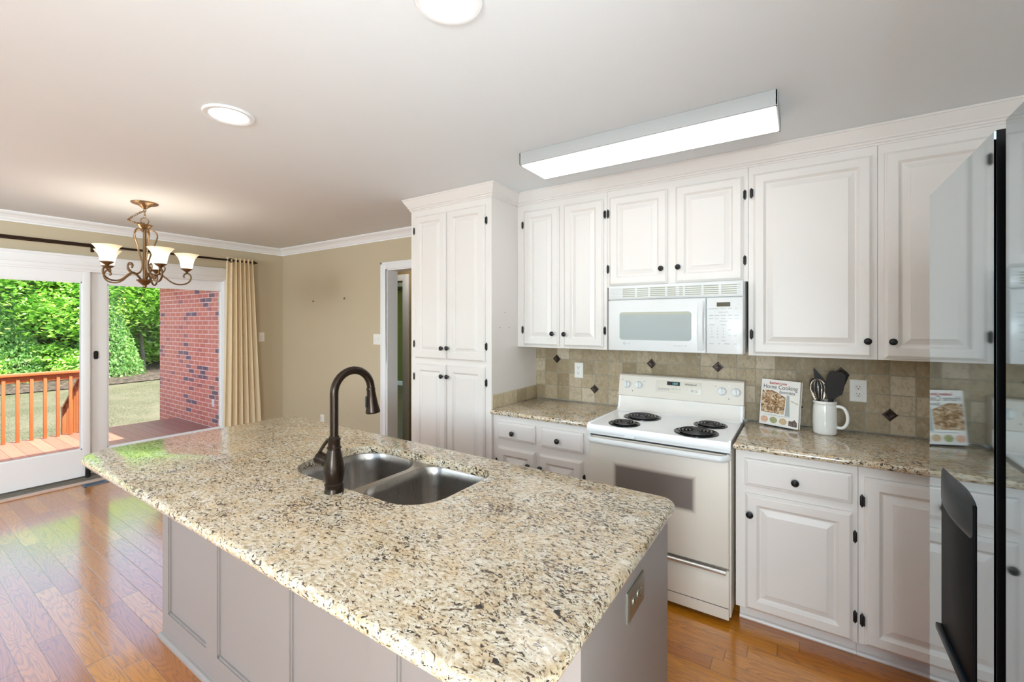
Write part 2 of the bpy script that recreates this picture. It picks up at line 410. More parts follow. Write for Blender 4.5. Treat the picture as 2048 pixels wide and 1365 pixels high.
    def build(s, name, mat, parent=None, **tags):
        bm = s.bm
        bmesh.ops.remove_doubles(bm, verts=bm.verts, dist=1e-6)
        bmesh.ops.recalc_face_normals(bm, faces=bm.faces)
        vs = [v.co for v in bm.verts]
        lo = Vector([min(v[i] for v in vs) for i in range(3)]); hi = Vector([max(v[i] for v in vs) for i in range(3)])
        c = Vector(((lo.x+hi.x)/2, (lo.y+hi.y)/2, lo.z))
        bmesh.ops.translate(bm, verts=bm.verts, vec=-c)
        me = bpy.data.meshes.new(name); bm.to_mesh(me); bm.free()
        if any(p.use_smooth for p in me.polygons): me.set_sharp_from_angle(angle=math.radians(40))
        me.materials.append(MATS[mat])
        return link(name, me, c, parent, **tags)
WORLD = {}
def link(name, me, c, parent=None, **tags):
    o = bpy.data.objects.new(name, me); COL.objects.link(o)
    WORLD[o.name] = Vector(c)
    if parent is not None:
        o.parent = parent; o.location = Vector(c)-WORLD[parent.name]
    else: o.location = c
    for k, v in tags.items(): o[k] = v
    return o
def thing(name, label, cat, loc, group=None):
    o = bpy.data.objects.new(name, None); COL.objects.link(o); o.location = loc; WORLD[o.name] = Vector(loc)
    o.empty_display_size = .1; o['label'] = label; o['category'] = cat
    if group: o['group'] = group
    return o
def struct(mb, name, mat, label=None):
    o = mb.build(name, mat); o['kind'] = 'structure'
    if label: o['label'] = label
    return o
def solo(mb, name, mat, label, cat, group=None):
    o = mb.build(name, mat); o['label'] = label; o['category'] = cat
    if group: o['group'] = group
    return o
def dup(root, loc, label=None):
    r = root.copy(); COL.objects.link(r); r.location = loc; WORLD[r.name] = Vector(loc)
    if label: r['label'] = label
    for ch in list(root.children):
        c = ch.copy(); COL.objects.link(c); c.parent = r
        for g2 in ch.children:
            d = g2.copy(); COL.objects.link(d); d.parent = c
    return r
def text(name, s, size, M, mat, parent, align='CENTER', extrude=.0002, xs=1.0, shear=0.0, bold=0.0):
    cu = bpy.data.curves.new(name, 'FONT'); cu.body = s; cu.size = size; cu.align_x = align; cu.extrude = extrude
    cu.shear = shear; cu.offset = bold; cu.space_character = 1.0
    tmp = bpy.data.objects.new('tmp', cu); COL.objects.link(tmp)
    dg = bpy.context.evaluated_depsgraph_get(); me = bpy.data.meshes.new_from_object(tmp.evaluated_get(dg))
    bpy.data.objects.remove(tmp); me.name = name
    me.transform(M @ Matrix.Diagonal((xs, 1, 1, 1)))
    vs = [v.co for v in me.vertices]
    c = Vector([sum(v[i] for v in vs)/len(vs) for i in range(3)])
    me.transform(Matrix.Translation(-c)); me.materials.clear(); me.materials.append(MATS[mat])
    return link(name, me, c, parent)
def face_front(x, y, z):      # text plane facing -Y
    return Matrix.Translation((x, y, z)) @ Matrix.Rotation(PI/2, 4, 'X')
def arc(cx, cy, r, a0, a1, n=8):
    return [(cx+r*math.cos(math.radians(a0+(a1-a0)*i/n)), cy+r*math.sin(math.radians(a0+(a1-a0)*i/n))) for i in range(n+1)]
def rrect(x0, x1, y0, y1, r, n=6):
    if not isinstance(r, (list, tuple)): r = [r]*4      # ll, lr, ur, ul
    return (arc(x0+r[0], y0+r[0], r[0], 180, 270, n)+arc(x1-r[1], y0+r[1], r[1], 270, 360, n)
            + arc(x1-r[2], y1-r[2], r[2], 0, 90, n)+arc(x0+r[3], y1-r[3], r[3], 90, 180, n))
def bez(pts, n=8):      # Catmull-Rom through the points
    pts = [Vector(p) for p in pts]; out = []
    for i in range(len(pts)-1):
        p0 = pts[max(i-1, 0)]; p1 = pts[i]; p2 = pts[i+1]; p3 = pts[min(i+2, len(pts)-1)]
        for k in range(n):
            t = k/n
            out.append(.5*((2*p1)+(-p0+p2)*t+(2*p0-5*p1+4*p2-p3)*t*t+(-p0+3*p1-3*p2+p3)*t**3))
    out.append(pts[-1]); return out

# ---------------------------------------------------------------- room shell
XL, XR, YB, YN = -5.71, 1.05, 3.17, -2.6       # left wall, right wall, back wall, wall behind the camera
struct(MB().box(XL-.02, XR+.1, YN-.1, YB+.12, -.1, 0), 'floor', 'oak_floor')
struct(MB().box(XL-.14, XR+.12, YN-.12, YB+.14, CEIL, CEIL+.14), 'ceiling', 'ceiling_paint')
DY0, DY1, DZ = -.95, 2.497, 2.015               # sliding door opening
wl = MB(); wl.box(XL-.14, XL, DY1, YB+.12, -.1, CEIL); wl.box(XL-.14, XL, DY0, DY1, DZ, CEIL); wl.box(XL-.14, XL, YN, DY0, -.1, CEIL)
wl.box(XL-.14, XL, DY0, DY1, -.1, -.002)
struct(wl, 'wall_left', 'wall_paint_olive', 'olive wall around the sliding glass door')
OX0, OX1, OZ = -3.684, -2.86, 2.072             # doorway in the back wall
wb = MB(); wb.box(XL, OX0, YB, YB+.12, 0, CEIL); wb.box(OX0, OX1, YB, YB+.12, OZ, CEIL); wb.box(OX1, -2.575, YB, YB+.12, 0, CEIL)
struct(wb, 'wall_back', 'wall_paint_olive', 'olive dining wall with the hallway doorway')
wk = MB(); wk.box(-2.575, XR, 3.07, YB+.12, 0, CEIL); struct(wk, 'wall_kitchen', 'wall_paint_light')
struct(MB().box(XR, XR+.12, YN, YB+.12, 0, CEIL), 'wall_right', 'wall_paint_light')
wn_ = MB(); wn_.box(XL, -4.6, YN-.12, YN, 0, CEIL); wn_.box(-4.6, .2, YN-.12, YN, 2.2, CEIL); wn_.box(-4.6, .2, YN-.12, YN, 0, .5); wn_.box(.2, XR, YN-.12, YN, 0, CEIL)
struct(wn_, 'wall_near', 'wall_paint_light')
# added wide window, unseen behind the camera, letting in sky light as fill
w2 = MB()
for x in (-4.6, -3.03, -1.43, .14): w2.box(x, x+.06, YN-.09, YN-.03, .5, 2.2)
w2.box(-4.6, .2, YN-.09, YN-.03, .5, .56); w2.box(-4.6, .2, YN-.09, YN-.03, 2.14, 2.2)
wf = w2.build('added_window', 'trim_paint'); wf['kind'] = 'structure'
MB().box(-4.57, .17, YN-.062, YN-.058, .53, 2.17).build('pane', 'pane_glass', wf)

# crown mouldings
crown = [(0, -.085), (.008, -.085), (.008, -.072), (.016, -.066), (.024, -.050), (.040, -.032), (.058, -.020), (.064, -.012), (.072, -.012), (.072, -.0005), (0, -.0005)]
struct(MB().sweep([(XL, YN), (XL, YB), (-2.575, YB)], crown, CEIL), 'trim_1', 'trim_paint', 'white crown moulding around the dining end')
kc = [(0, -.092), (.006, -.092), (.006, -.083), (.012, -.080), (.012, -.072), (.020, -.066), (.020, -.060), (.048, -.012), (.052, -.010), (.052, -.0005), (0, -.0005)]
struct(MB().sweep([(-2.571, YB), (-2.571, 2.455), (-1.79, 2.455), (-1.79, 2.785), (XR, 2.785)], kc, CEIL), 'trim_2', 'cabinet_paint', 'cream crown moulding along the cabinet tops')
bb = [(0, 0), (.014, 0), (.014, .085), (.006, .10), (0, .10)]
struct(MB().sweep([(XL, 2.56), (XL, YB), (-3.77, YB)], bb), 'baseboard_back', 'trim_paint')
struct(MB().sweep([(XL, YN), (XL, DY0-.1)], bb), 'baseboard_left', 'trim_paint')

# doorway casing and jamb
dc = MB(); cas = [(0, 0), (.080, 0)]
for x0, x1 in ((OX0-.079, OX0-.004), (OX1+.004, OX1+.079)):
    dc.box(x0, x1, YB-.018, YB, 0, OZ+.079, .004); 
dc.box(OX0-.004, OX1+.004, YB-.018, YB, OZ+.004, OZ+.079, .004)
dc.box(OX0-.095+.016, OX0-.055, YB-.024, YB-.017, 0, OZ+.079, .003); dc.box(OX0-.079, OX1+.079, YB-.024, YB-.017, OZ+.055, OZ+.079, .003)
dc.box(OX0-.004, OX0+.012, YB-.005, YB+.135, 0, OZ+.004); dc.box(OX1-.012, OX1+.004, YB-.005, YB+.135, 0, OZ+.004); dc.box(OX0, OX1, YB-.005, YB+.135, OZ-.008, OZ+.004)
struct(dc, 'door_1', 'trim_paint', 'white cased doorway into the hallway')

# hallway and green room beyond
HY = 3.95
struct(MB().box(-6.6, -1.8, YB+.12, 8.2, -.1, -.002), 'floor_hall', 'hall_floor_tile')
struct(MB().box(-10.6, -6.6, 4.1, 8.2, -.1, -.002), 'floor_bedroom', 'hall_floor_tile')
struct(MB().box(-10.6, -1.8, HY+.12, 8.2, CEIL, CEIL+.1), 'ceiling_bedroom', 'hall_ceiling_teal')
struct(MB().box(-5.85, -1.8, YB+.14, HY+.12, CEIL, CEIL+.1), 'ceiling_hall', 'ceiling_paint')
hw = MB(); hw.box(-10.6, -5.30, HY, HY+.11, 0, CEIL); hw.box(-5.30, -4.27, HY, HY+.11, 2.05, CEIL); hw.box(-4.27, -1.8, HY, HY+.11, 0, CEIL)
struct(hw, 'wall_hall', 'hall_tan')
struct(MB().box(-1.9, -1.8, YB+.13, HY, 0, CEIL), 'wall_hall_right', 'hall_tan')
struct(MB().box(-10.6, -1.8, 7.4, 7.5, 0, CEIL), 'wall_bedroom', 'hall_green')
struct(MB().sweep([(-10.5, 7.4), (-1.9, 7.4)], crown, CEIL), 'trim_4', 'trim_paint'); struct(MB().sweep([(-10.5, 7.4), (-1.9, 7.4)], bb), 'baseboard_bedroom', 'trim_paint')
d2 = MB(); d2.box(-5.38, -5.30, HY-.018, HY, 0, 2.13, .003); d2.box(-4.27, -4.17, HY-.018, HY, 0, 2.13, .003); d2.box(-5.30, -4.27, HY-.018, HY, 2.05, 2.13, .003)
d2.box(-4.285, -4.27, HY-.01, HY+.12, 0, 2.05); d2.box(-5.31, -5.295, HY-.01, HY+.12, 0, 2.05)
d2o = struct(d2, 'door_2', 'trim_paint', 'white cased bedroom doorway seen through the hall')
MB().box(-4.292, -4.283, HY+.01, HY+.05, .93, .99, .002).build('strike_plate', 'strike_metal', d2o)
fan = thing('ceiling_fan', 'dark ceiling fan in the green room beyond the hall', 'ceiling fan', (-7.7, 6.75, CEIL))
MB().lathe((-7.7, 6.75, CEIL), (0, 0, -1), [(.06, 0), (.06, .03), (.015, .04), (.015, .13), (.09, .15), (.10, .20), (.06, .24)]).build('motor', 'rod_bronze', fan)
for k in range(5):
    A = Matrix.Translation((-7.7, 6.75, CEIL-.20)) @ Matrix.Rotation(k*2*PI/5+.35, 4, 'Z') @ Matrix.Rotation(.2, 4, 'X')
    MB(A).box(.09, .62, -.06, .06, -.004, .004, .003).build('blade', 'rod_bronze', fan)
for (nm, lx, ly, e, c_) in (('hall_point_light', -4.0, 3.6, 2.0, (1, .95, .88)), ('bedroom_point_light', -6.8, 5.6, 26, (.9, 1, .9))):  # unseen point lights for the hall and green room, without fixtures
    ld = bpy.data.lights.new(nm, 'POINT'); ld.energy = e; ld.color = c_; ld.shadow_soft_size = .12
    lo = bpy.data.objects.new(nm, ld); COL.objects.link(lo); lo.location = (lx, ly, 2.2)

# ---------------------------------------------------------------- sliding glass door (window_1)
sl = MB()
sl.box(XL-.001, XL+.018, DY0-.09, 2.565, DZ+.035, 2.148, .003)          # header casing
sl.box(XL-.001, XL+.026, DY0-.1, 2.575, 2.125, 2.148, .004)
sl.box(XL-.10, XL+.010, DY0, DY1, DZ-.002, DZ+.04, .002)
sl.box(XL-.10, XL+.004, DY0, DY1, DZ-.018, DZ, .001)
sl.box(XL-.001, XL+.018, DY1-.005, DY1+.065, .0, DZ+.036, .003)          # side casing
sl.box(XL-.001, XL+.018, DY0-.065, DY0+.005, .0, DZ+.036, .003)
sl.box(XL-.12, XL+.006, DY1-.032, DY1, .03, DZ, .002)                    # jambs
sl.box(XL-.12, XL+.006, DY0, DY0+.032, .03, DZ, .002)
wdw = sl.build('window_1', 'trim_paint'); wdw['kind'] = 'structure'; wdw['label'] = 'white sliding glass patio door'
th = MB(); th.box(XL-.13, XL+.055, DY0, DY1, .0, .022, .002); th.box(XL-.13, XL-.02, DY0, DY1, .02, .045, .002); th.box(XL-.005, XL+.02, DY0, DY1, .018, .034, .002)
th.build('track', 'aluminium_track', wdw)
MB().box(XL+.055, XL+.115, DY0, 2.52, 0, .016, .004).build('threshold', 'threshold_wood', wdw)
def sash(y0, y1, z0, z1, x, gl, name, cap=True):
    """gl = glass rectangle (y0,y1,z0,z1)"""
    m = MB(); d = .038
    m.box(x-d, x, y0, gl[0], z0, z1, .002); m.box(x-d, x, gl[1], y1, z0, z1, .002)
    m.box(x-d, x, gl[0], gl[1], z0, gl[2], .0); m.box(x-d, x, gl[0], gl[1], gl[3], z1, .0)
    b = .010      # glazing bead
    for (a0, a1, c0, c1) in ((gl[0], gl[0]+b, gl[2], gl[3]), (gl[1]-b, gl[1], gl[2], gl[3]), (gl[0], gl[1], gl[2], gl[2]+b), (gl[0], gl[1], gl[3]-b, gl[3])):
        m.box(x-.022, x-.006, a0, a1, c0, c1)
    s_ = m.build(name, 'trim_paint', wdw)
    MB().box(x-.021, x-.017, gl[0]+.002, gl[1]-.002, gl[2]+.002, gl[3]-.002).build('pane', 'pane_glass', s_)
    return s_
s1 = sash(.10, 1.300, .048, 2.002, XL-.008, (.21, 1.243, .303, 1.897), 'sliding_panel')
s2 = sash(1.24, 2.465, .048, 2.002, XL-.052, (1.438, 2.452, .272, 1.892), 'fixed_panel')
s3 = sash(-.918, .14, .048, 2.002, XL-.052, (-.80, .05, .272, 1.892), 'fixed_panel')
mh = MB(); mh.loops([[(XL-.050, 1.350+y, 1.185+z) for y, z in ((-.011, -.030), (.011, -.030), (.018, -.018), (.018, .018+.02), (.011, .05), (-.011, .05), (-.018, .038), (-.018, -.018))],
                     [(XL-.042, 1.350+y*.9, 1.185+z) for y, z in ((-.011, -.029), (.011, -.029), (.018, -.018), (.018, .018+.02), (.011, .049), (-.011, .049), (-.018, .038), (-.018, -.018))]])
mh.build('finger_pull', 'knob_black', s2)
ml = MB(); ml.box(XL-.012, XL+.012, 1.262, 1.300, .035, .135, .004); ml.box(XL, XL+.02, 1.27, 1.292, .03, .06, .003)
ml.build('foot_lock', 'knob_black', s1)

# floor register
fv = thing('floor_vent', 'blue-grey metal floor register beside the sliding door threshold', 'floor vent', (-5.535, 1.36, 0))
vm = MB(); vm.box(-5.590, -5.578, 1.205, 1.515, 0, .006, .002); vm.box(-5.492, -5.480, 1.205, 1.515, 0, .006, .002)
vm.box(-5.590, -5.480, 1.205, 1.220, 0, .006, .002); vm.box(-5.590, -5.480, 1.500, 1.515, 0, .006, .002)
for k in range(24):
    y = 1.222+k*.01175; vm.box(-5.578, -5.492, y, y+.005, .0005, .005)
vm.build('frame', 'vent_blue_grey', fv)
MB().box(-5.580, -5.490, 1.215, 1.505, 0, .0008).build('duct_opening', 'slot_dark', fv)

# ---------------------------------------------------------------- curtain and rods
rod = thing('curtain_rod', 'dark bronze double curtain rod with pointed end above the sliding door', 'curtain rod', (-5.62, .8, 2.245))
MB().tube([(-5.615, -1.2, 2.245), (-5.615, 2.745, 2.245)], .0115, 14).build('front_rod', 'rod_bronze', rod)
MB().tube([(-5.655, -1.2, 2.236), (-5.655, 1.33, 2.236)], .008, 12).build('rear_rod', 'rod_bronze', rod)
MB().lathe((-5.615, 2.735, 2.245), (0, 1, 0), [(.013, 0), (.02, .004), (.026, .012), (.026, .02), (.014, .045), (.004, .07)]).build('finial', 'rod_bronze', rod)
for y in (1.31, -1.1, 2.70):
    br = MB(); br.box(XL, XL+.008, y-.012, y+.012, 2.19, 2.26, .002); br.box(XL, -5.61, y-.005, y+.005, 2.218, 2.228, .001); br.tube([(-5.615, y, 2.216), (-5.615, y, 2.234)], .012, 10)
    br.build('bracket', 'rod_bronze', rod)
cur = thing('curtain', 'cream grommet curtain gathered at the right end of the rod', 'curtain', (-5.62, 2.62, .02))
ny, nz = 150, 26; m = MB(); gr = []
for j in range(nz+1):
    t = j/nz; z_ = 2.278-(2.278-.03)*t; row_ = []
    y0 = 2.452-.045*t; y1 = 2.745+.125*t
    for i in range(ny+1):
        u_ = i/ny; a_ = u_**.93
        ph = 2*PI*6.5*a_; amp = .036*(1-.15*t)+.012*math.sin(3*u_+2*t)
        if u_ < .2: amp *= .45+2.75*u_
        row_.append(m.v((-5.616+amp*math.sin(ph+.25*math.sin(2.2*t)), y0+(y1-y0)*(u_+.017*math.sin(2*ph)), z_)))
    gr.append(row_)
for j in range(nz):
    for i in range(ny): m.f([gr[j][i], gr[j+1][i], gr[j+1][i+1], gr[j][i+1]], True)
bmesh.ops.solidify(m.bm, geom=list(m.bm.faces), thickness=.0016)
for f_ in m.bm.faces: f_.smooth = True
m.build('cloth', 'curtain_cloth', cur)
mg = MB(); ca = [(-5.585+.018*math.cos(t), 2.493, 2.243+.022*math.sin(t)) for t in (2*PI*k/16 for k in range(16))]
mg.tube([(-5.596, 2.497+.022*math.cos(t), 2.243+.022*math.sin(t)) for t in (2*PI*k/18 for k in range(18))], .006, 8, closed=True)
mg.build('grommet', 'rod_bronze', cur)

# ---------------------------------------------------------------- wall plates
def plate(name, label, M, w=.07, h=.115, kind='outlet', mat='outlet_white', cat='outlet', horiz=False):
    """built facing -Y at the origin, then placed by M"""
    loc = M.translation; t = thing(name, label, cat, tuple(loc))
    MB(M).panel(-w/2, w/2, -h/2, h/2, 0, [(0, 0), (0, .003), (.003, .006)]).build('plate', mat, t)
    n = max(1, round(w/.07)) if not horiz else 2
    if kind == 'outlet':
        for c in (-.0195, .0195):
            f = MB(M); cx_, cz_ = (c, 0) if horiz else (0, c)
            f.lathe((cx_, -.006, cz_), (0, -1, 0), [(.0165, 0), (.0165, .0015), (.0155, .002)], 20); f.build('socket', mat, t)
            s_ = MB(M)
            for sx in (-.006, .006):
                s_.box(cx_+sx-.0012, cx_+sx+.0012, -.0085, -.008, cz_+.0005, cz_+.0085)
            s_.lathe((cx_, -.008, cz_-.007), (0, -1, 0), [(.0026, 0), (.0026, .0006)], 10); s_.build('slots', 'slot_dark', t)
    else:
        k = max(1, int(kind[-1]))
        for i in range(k):
            cx_ = (i-(k-1)/2)*.046
            s_ = MB(M); s_.box(cx_-.005, cx_+.005, -.0075, -.006, -.012, .012); s_.box(cx_-.0035, cx_+.0035, -.018, -.006, .0, .009, .001)
            s_.build('toggle', 'outlet_white', t)
            MB(M).lathe((cx_, -.006, -.022), (0, -1, 0), [(.0025, 0), (.0025, .001)], 8).build('screw', 'ink_light', t)
    return t
def TR(x, y, z, rz=0): return Matrix.Translation((x, y, z)) @ Matrix.Rotation(rz, 4, 'Z')
plate('light_switch', 'white double toggle switch plate beside the hallway doorway', TR(-3.84, YB, 1.33), w=.116, kind='switch2', cat='light switch')
plate('light_switch', 'white single toggle switch plate beside the gathered curtain', TR(XL, 2.90, 1.33, PI/2), kind='switch1', cat='light switch')
plate('outlet', 'white outlet low on the olive dining wall, just above the island edge', TR(-4.83, YB, .345))
plate('outlet', 'white outlet on the tile backsplash left of the range', TR(-1.414, 3.06, 1.151))
plate('outlet', 'white outlet on the tile backsplash right of the white jug', TR(.252, 3.06, 1.137), w=.076, h=.122)
for (x, z_, nm) in ((-5.01, 1.774, 'left'), (-4.40, 1.792, 'right')):
    m = MB(); m.box(x-.006, x+.006, YB-.012, YB, z_-.012, z_+.012, .003); m.box(x-.004, x+.004, YB-.02, YB-.01, z_-.01, z_-.002, .001)
    solo(m, 'wall_anchor', 'hook_brown', 'small picture anchor in the olive wall, %s' % ('nearer the corner with the curtain' if nm == 'left' else 'nearer the doorway'), 'wall anchor')

# ---------------------------------------------------------------- cabinets
DOOR = [(0, 0), (0, .012), (.003, .0135), (.012, .021), (.014, .0215), (.050, .0215), (.053, .019), (.055, .0165), (.062, .0095), (.064, .0085), (.068, .0085), (.094, .0175), (.0945, .0195), (.096, .0198)]
DRAWER = [(0, 0), (0, .013), (.004, .016), (.010, .0175), (.014, .0205), (.016, .021)]
def knob(parent, x, y, z_, r=.0165):
    m = MB(); m.lathe((x, y, z_), (0, -1, 0), [(.007, 0), (.0065, .010), (.009, .014), (r*.9, .017), (r, .021), (r*.97, .025), (r*.80, .0265), (r*.72, .0255), (r*.5, .0265), (r*.28, .030), (r*.1, .031)], 22)
    return m.build('knob', 'knob_black', parent)
def hinge(parent, x, y, z_, side=1):
    """slim pointed hinge; side = +1 leaf lies right of the door edge"""
    m = MB(); h = .030
    if side < 0: y -= .0165
    pts = [(-.0075, -h*.62), (0, -h), (.0075, -h*.62), (.0075, h*.62), (0, h), (-.0075, h*.62)]
    m.loops([[(x+a, y, z_+b) for a, b in pts], [(x+a, y-.003, z_+b) for a, b in pts], [(x+a*.7, y-.0045, z_+b*.9) for a, b in pts]], cap0=True)
    m.tube([(x-side*.006, y-.006, z_-h*.66), (x-side*.006, y-.006, z_+h*.66)], .0042, 10)
    return m.build('hinge', 'hinge_black', parent)
def cab_door(parent, x0, x1, z0, z1, y, kn=None, hinges=(), hs=1, prof=DOOR, name='door'):
    d = MB().panel(x0, x1, z0, z1, y, prof).build(name, 'cabinet_paint', parent)
    if kn: knob(d, kn[0], y-.021, kn[1])
    for hz in hinges: hinge(d, x1+.008 if hs > 0 else x0-.008, y, hz, hs)
    return d
def carcass(parent, x0, x1, y, z0, z1, back, mat='cabinet_paint', name='face_frame'):
    return MB().box(x0, x1, y, back, z0, z1, .0012, 1).build(name, mat, parent)

# pantry
pn = thing('pantry_cabinet', 'tall cream pantry cabinet with four doors beside the doorway', 'cabinet', (-2.18, 2.8, 0))
carcass(pn, -2.571, -1.79, 2.455, .10, CEIL-.001, 3.068, name='body')
MB().box(-2.565, -1.80, 2.52, 3.06, 0, .10).build('toe_kick', 'island_paint', pn)
PAN = [(0, 0), (0, .012), (.003, .0135), (.010, .021), (.050, .0215), (.053, .018), (.060, .0095), (.064, .0085), (.088, .0175), (.0885, .0195), (.090, .0198)]
cab_door(pn, -2.515, -2.199, 1.238, 2.330, 2.455, (-2.224, 1.321), (2.221, 1.347), -1, PAN)
cab_door(pn, -2.181, -1.841, 1.238, 2.330, 2.455, (-2.168, 1.323), (2.222, 1.344), 1, PAN)
cab_door(pn, -2.515, -2.199, .14, 1.199, 2.455, (-2.224, 1.114), (1.095, .25), -1, PAN)
cab_door(pn, -2.181, -1.841, .14, 1.199, 2.455, (-2.168, 1.114), (1.092, .25), 1, PAN)
for (y, z_) in ((2.556, 1.475), (2.670, 1.474), (2.618, 1.582)):
    m = MB(); m.lathe((-1.79, y, z_), (1, 0, 0), [(.004, -.002), (.004, .002), (.002, .003)], 10)
    o = m.build('screw_anchor', 'hook_brown', pn)

# uppers
UY = 2.785
u1 = thing('wall_cabinet', 'white wall cabinet with two narrow doors next to the pantry', 'cabinet', (-1.44, 2.93, 1.33))
carcass(u1, -1.789, -1.084, UY, 1.330, CEIL-.001, 3.058)
cab_door(u1, -1.727, -1.436, 1.345, 2.333, UY, (-1.478, 1.432), (2.233, 1.458), -1)
cab_door(u1, -1.397, -1.106, 1.345, 2.333, UY, (-1.384, 1.430), (2.230, 1.457), 1)
u2 = thing('wall_cabinet', 'short white wall cabinet directly above the microwave', 'cabinet', (-.66, 2.93, 1.742))
carcass(u2, -1.083, -.256, UY, 1.742, CEIL-.001, 3.058)
cab_door(u2, -1.064, -.693, 1.752, 2.333, UY, (-.725, 1.842), (2.227, 1.862), -1)
cab_door(u2, -.645, -.280, 1.752, 2.333, UY, (-.625, 1.844), (2.229, 1.861), 1)
u3 = thing('wall_cabinet', 'white wall cabinet with one large door right of the microwave', 'cabinet', (.02, 2.93, 1.33))
carcass(u3, -.255, .304, UY, 1.328, CEIL-.001, 3.058)
cab_door(u3, -.231, .284, 1.339, 2.333, UY, (.264, 1.419), (2.228, 1.446), -1)
u4 = thing('wall_cabinet', 'white wall cabinet partly hidden behind the refrigerator', 'cabinet', (.67, 2.93, 1.33))
carcass(u4, .305, 1.049, UY, 1.328, CEIL-.001, 3.058)
cab_door(u4, .329, .83, 1.339, 2.333, UY, (.358, 1.419), (2.228, 1.446), 1)

# bases
BY = 2.475
def toe(parent, x0, x1):
    MB().box(x0, x1, 2.545, 3.05, 0, .089).build('toe_kick', 'cabinet_paint', parent)
    MB().tube([(x0, 2.541, .006), (x1, 2.541, .006)], .012, 8).build('shoe_moulding', 'cabinet_paint', parent)
b1 = thing('base_cabinet', 'cream base cabinet with two drawers between pantry and range', 'cabinet', (-1.42, 2.75, 0))
carcass(b1, -1.789, -1.064, BY, .088, .882, 3.058); toe(b1, -1.785, -1.066)
cab_door(b1, -1.743, -1.447, .722, .838, BY, (-1.613, .772), (), 1, DRAWER, 'drawer')
cab_door(b1, -1.402, -1.110, .715, .838, BY, (-1.276, .772), (), 1, DRAWER, 'drawer')
cab_door(b1, -1.743, -1.447, .098, .667, BY, (-1.490, .578), (.56, .20), -1)
cab_door(b1, -1.417, -1.115, .098, .667, BY, (-1.398, .580), (.56, .20), 1)
b2 = thing('base_cabinet', 'cream base cabinet with one wide drawer right of the range', 'cabinet', (-.03, 2.75, 0))
carcass(b2, -.283, .203, BY, .088, .882, 3.058); toe(b2, -.272, .203)
cab_door(b2, -.242, .182, .706, .838, BY, (-.031, .762), (), 1, DRAWER, 'drawer')
cab_door(b2, -.240, .185, .097, .667, BY, (-.218, .570), (.559, .203), 1)
b3 = thing('base_cabinet', 'cream base cabinet with a full-height door partly behind the refrigerator', 'cabinet', (.62, 2.75, 0))
carcass(b3, .204, 1.048, BY, .088, .882, 3.058); toe(b3, .204, 1.048)
cab_door(b3, .224, .64, .097, .832, BY, (.615, .74), (.728, .205), -1)
cab_door(b3, .66, 1.03, .097, .832, BY, (.685, .74), (), 1)

# worktops (bullnose front)
def slab(poly, z1, th, r=.017, hole=None, name='worktop', **kw):
    """polygon (counter-clockwise) with rounded edge; optional hole loop"""
    pts = [Vector((x, y)) for x, y in poly]; n = len(pts)
    nrm = []
    for i in range(n):
        a = (pts[i]-pts[i-1]); b = (pts[(i+1) % n]-pts[i])
        a = a.normalized() if a.length > 1e-9 else b.normalized(); b = b.normalized() if b.length > 1e-9 else a
        m_ = Vector((a.y, -a.x))+Vector((b.y, -b.x)); m_.normalize(); nrm.append(m_)
    prof = [(-r, z1), (-r*.62, z1-r*.07), (-r*.29, z1-r*.29), (-r*.07, z1-r*.62), (0, z1-r), (0, z1-th+r*.8), (-r*.25, z1-th+r*.25), (-r*.8, z1-th)]
    m = MB(); rows = []
    for d, z_ in prof: rows.append([m.v((p.x+q_.x*d, p.y+q_.y*d, z_)) for p, q_ in zip(pts, nrm)])
    for a, b in zip(rows, rows[1:]):
        for k in range(n): m.f([a[k], a[(k+1) % n], b[(k+1) % n], b[k]], True)
    if hole:
        top = [m.v((x, y, z1)) for x, y in hole]; t2 = [m.v((x-.0, y, z1-.003)) for x, y in hole]; bot = [m.v((x, y, z1-th)) for x, y in hole]; h = len(hole)
        for A, B in ((top, bot),):
            for k in range(h): m.f([A[(k+1) % h], A[k], B[k], B[(k+1) % h]], True)
        for v_ in t2: m.bm.verts.remove(v_)
        for outer, inner in ((rows[0], top), (rows[-1], bot)):
            ed = []
            for L in (outer, inner):
                for k in range(len(L)):
                    e = m.bm.edges.get((L[k], L[(k+1) % len(L)])) or m.bm.edges.new((L[k], L[(k+1) % len(L)])); ed.append(e)
            bmesh.ops.triangle_fill(m.bm, use_beauty=True, use_dissolve=False, edges=ed)
    else:
        m.f(rows[0]); m.f(list(reversed(rows[-1])))
    return m
solo(slab([(-1.789, 2.437), (-1.064, 2.437), (-1.064, 3.058), (-1.789, 3.058)], .914, .031), 'worktop', 'granite', 'short granite worktop between pantry and range', 'worktop')
solo(slab([(-.290, 2.422), (1.048, 2.422), (1.048, 3.058), (-.290, 3.058)], .914, .031), 'worktop', 'granite', 'granite worktop right of the range under cookbook and jug', 'worktop')

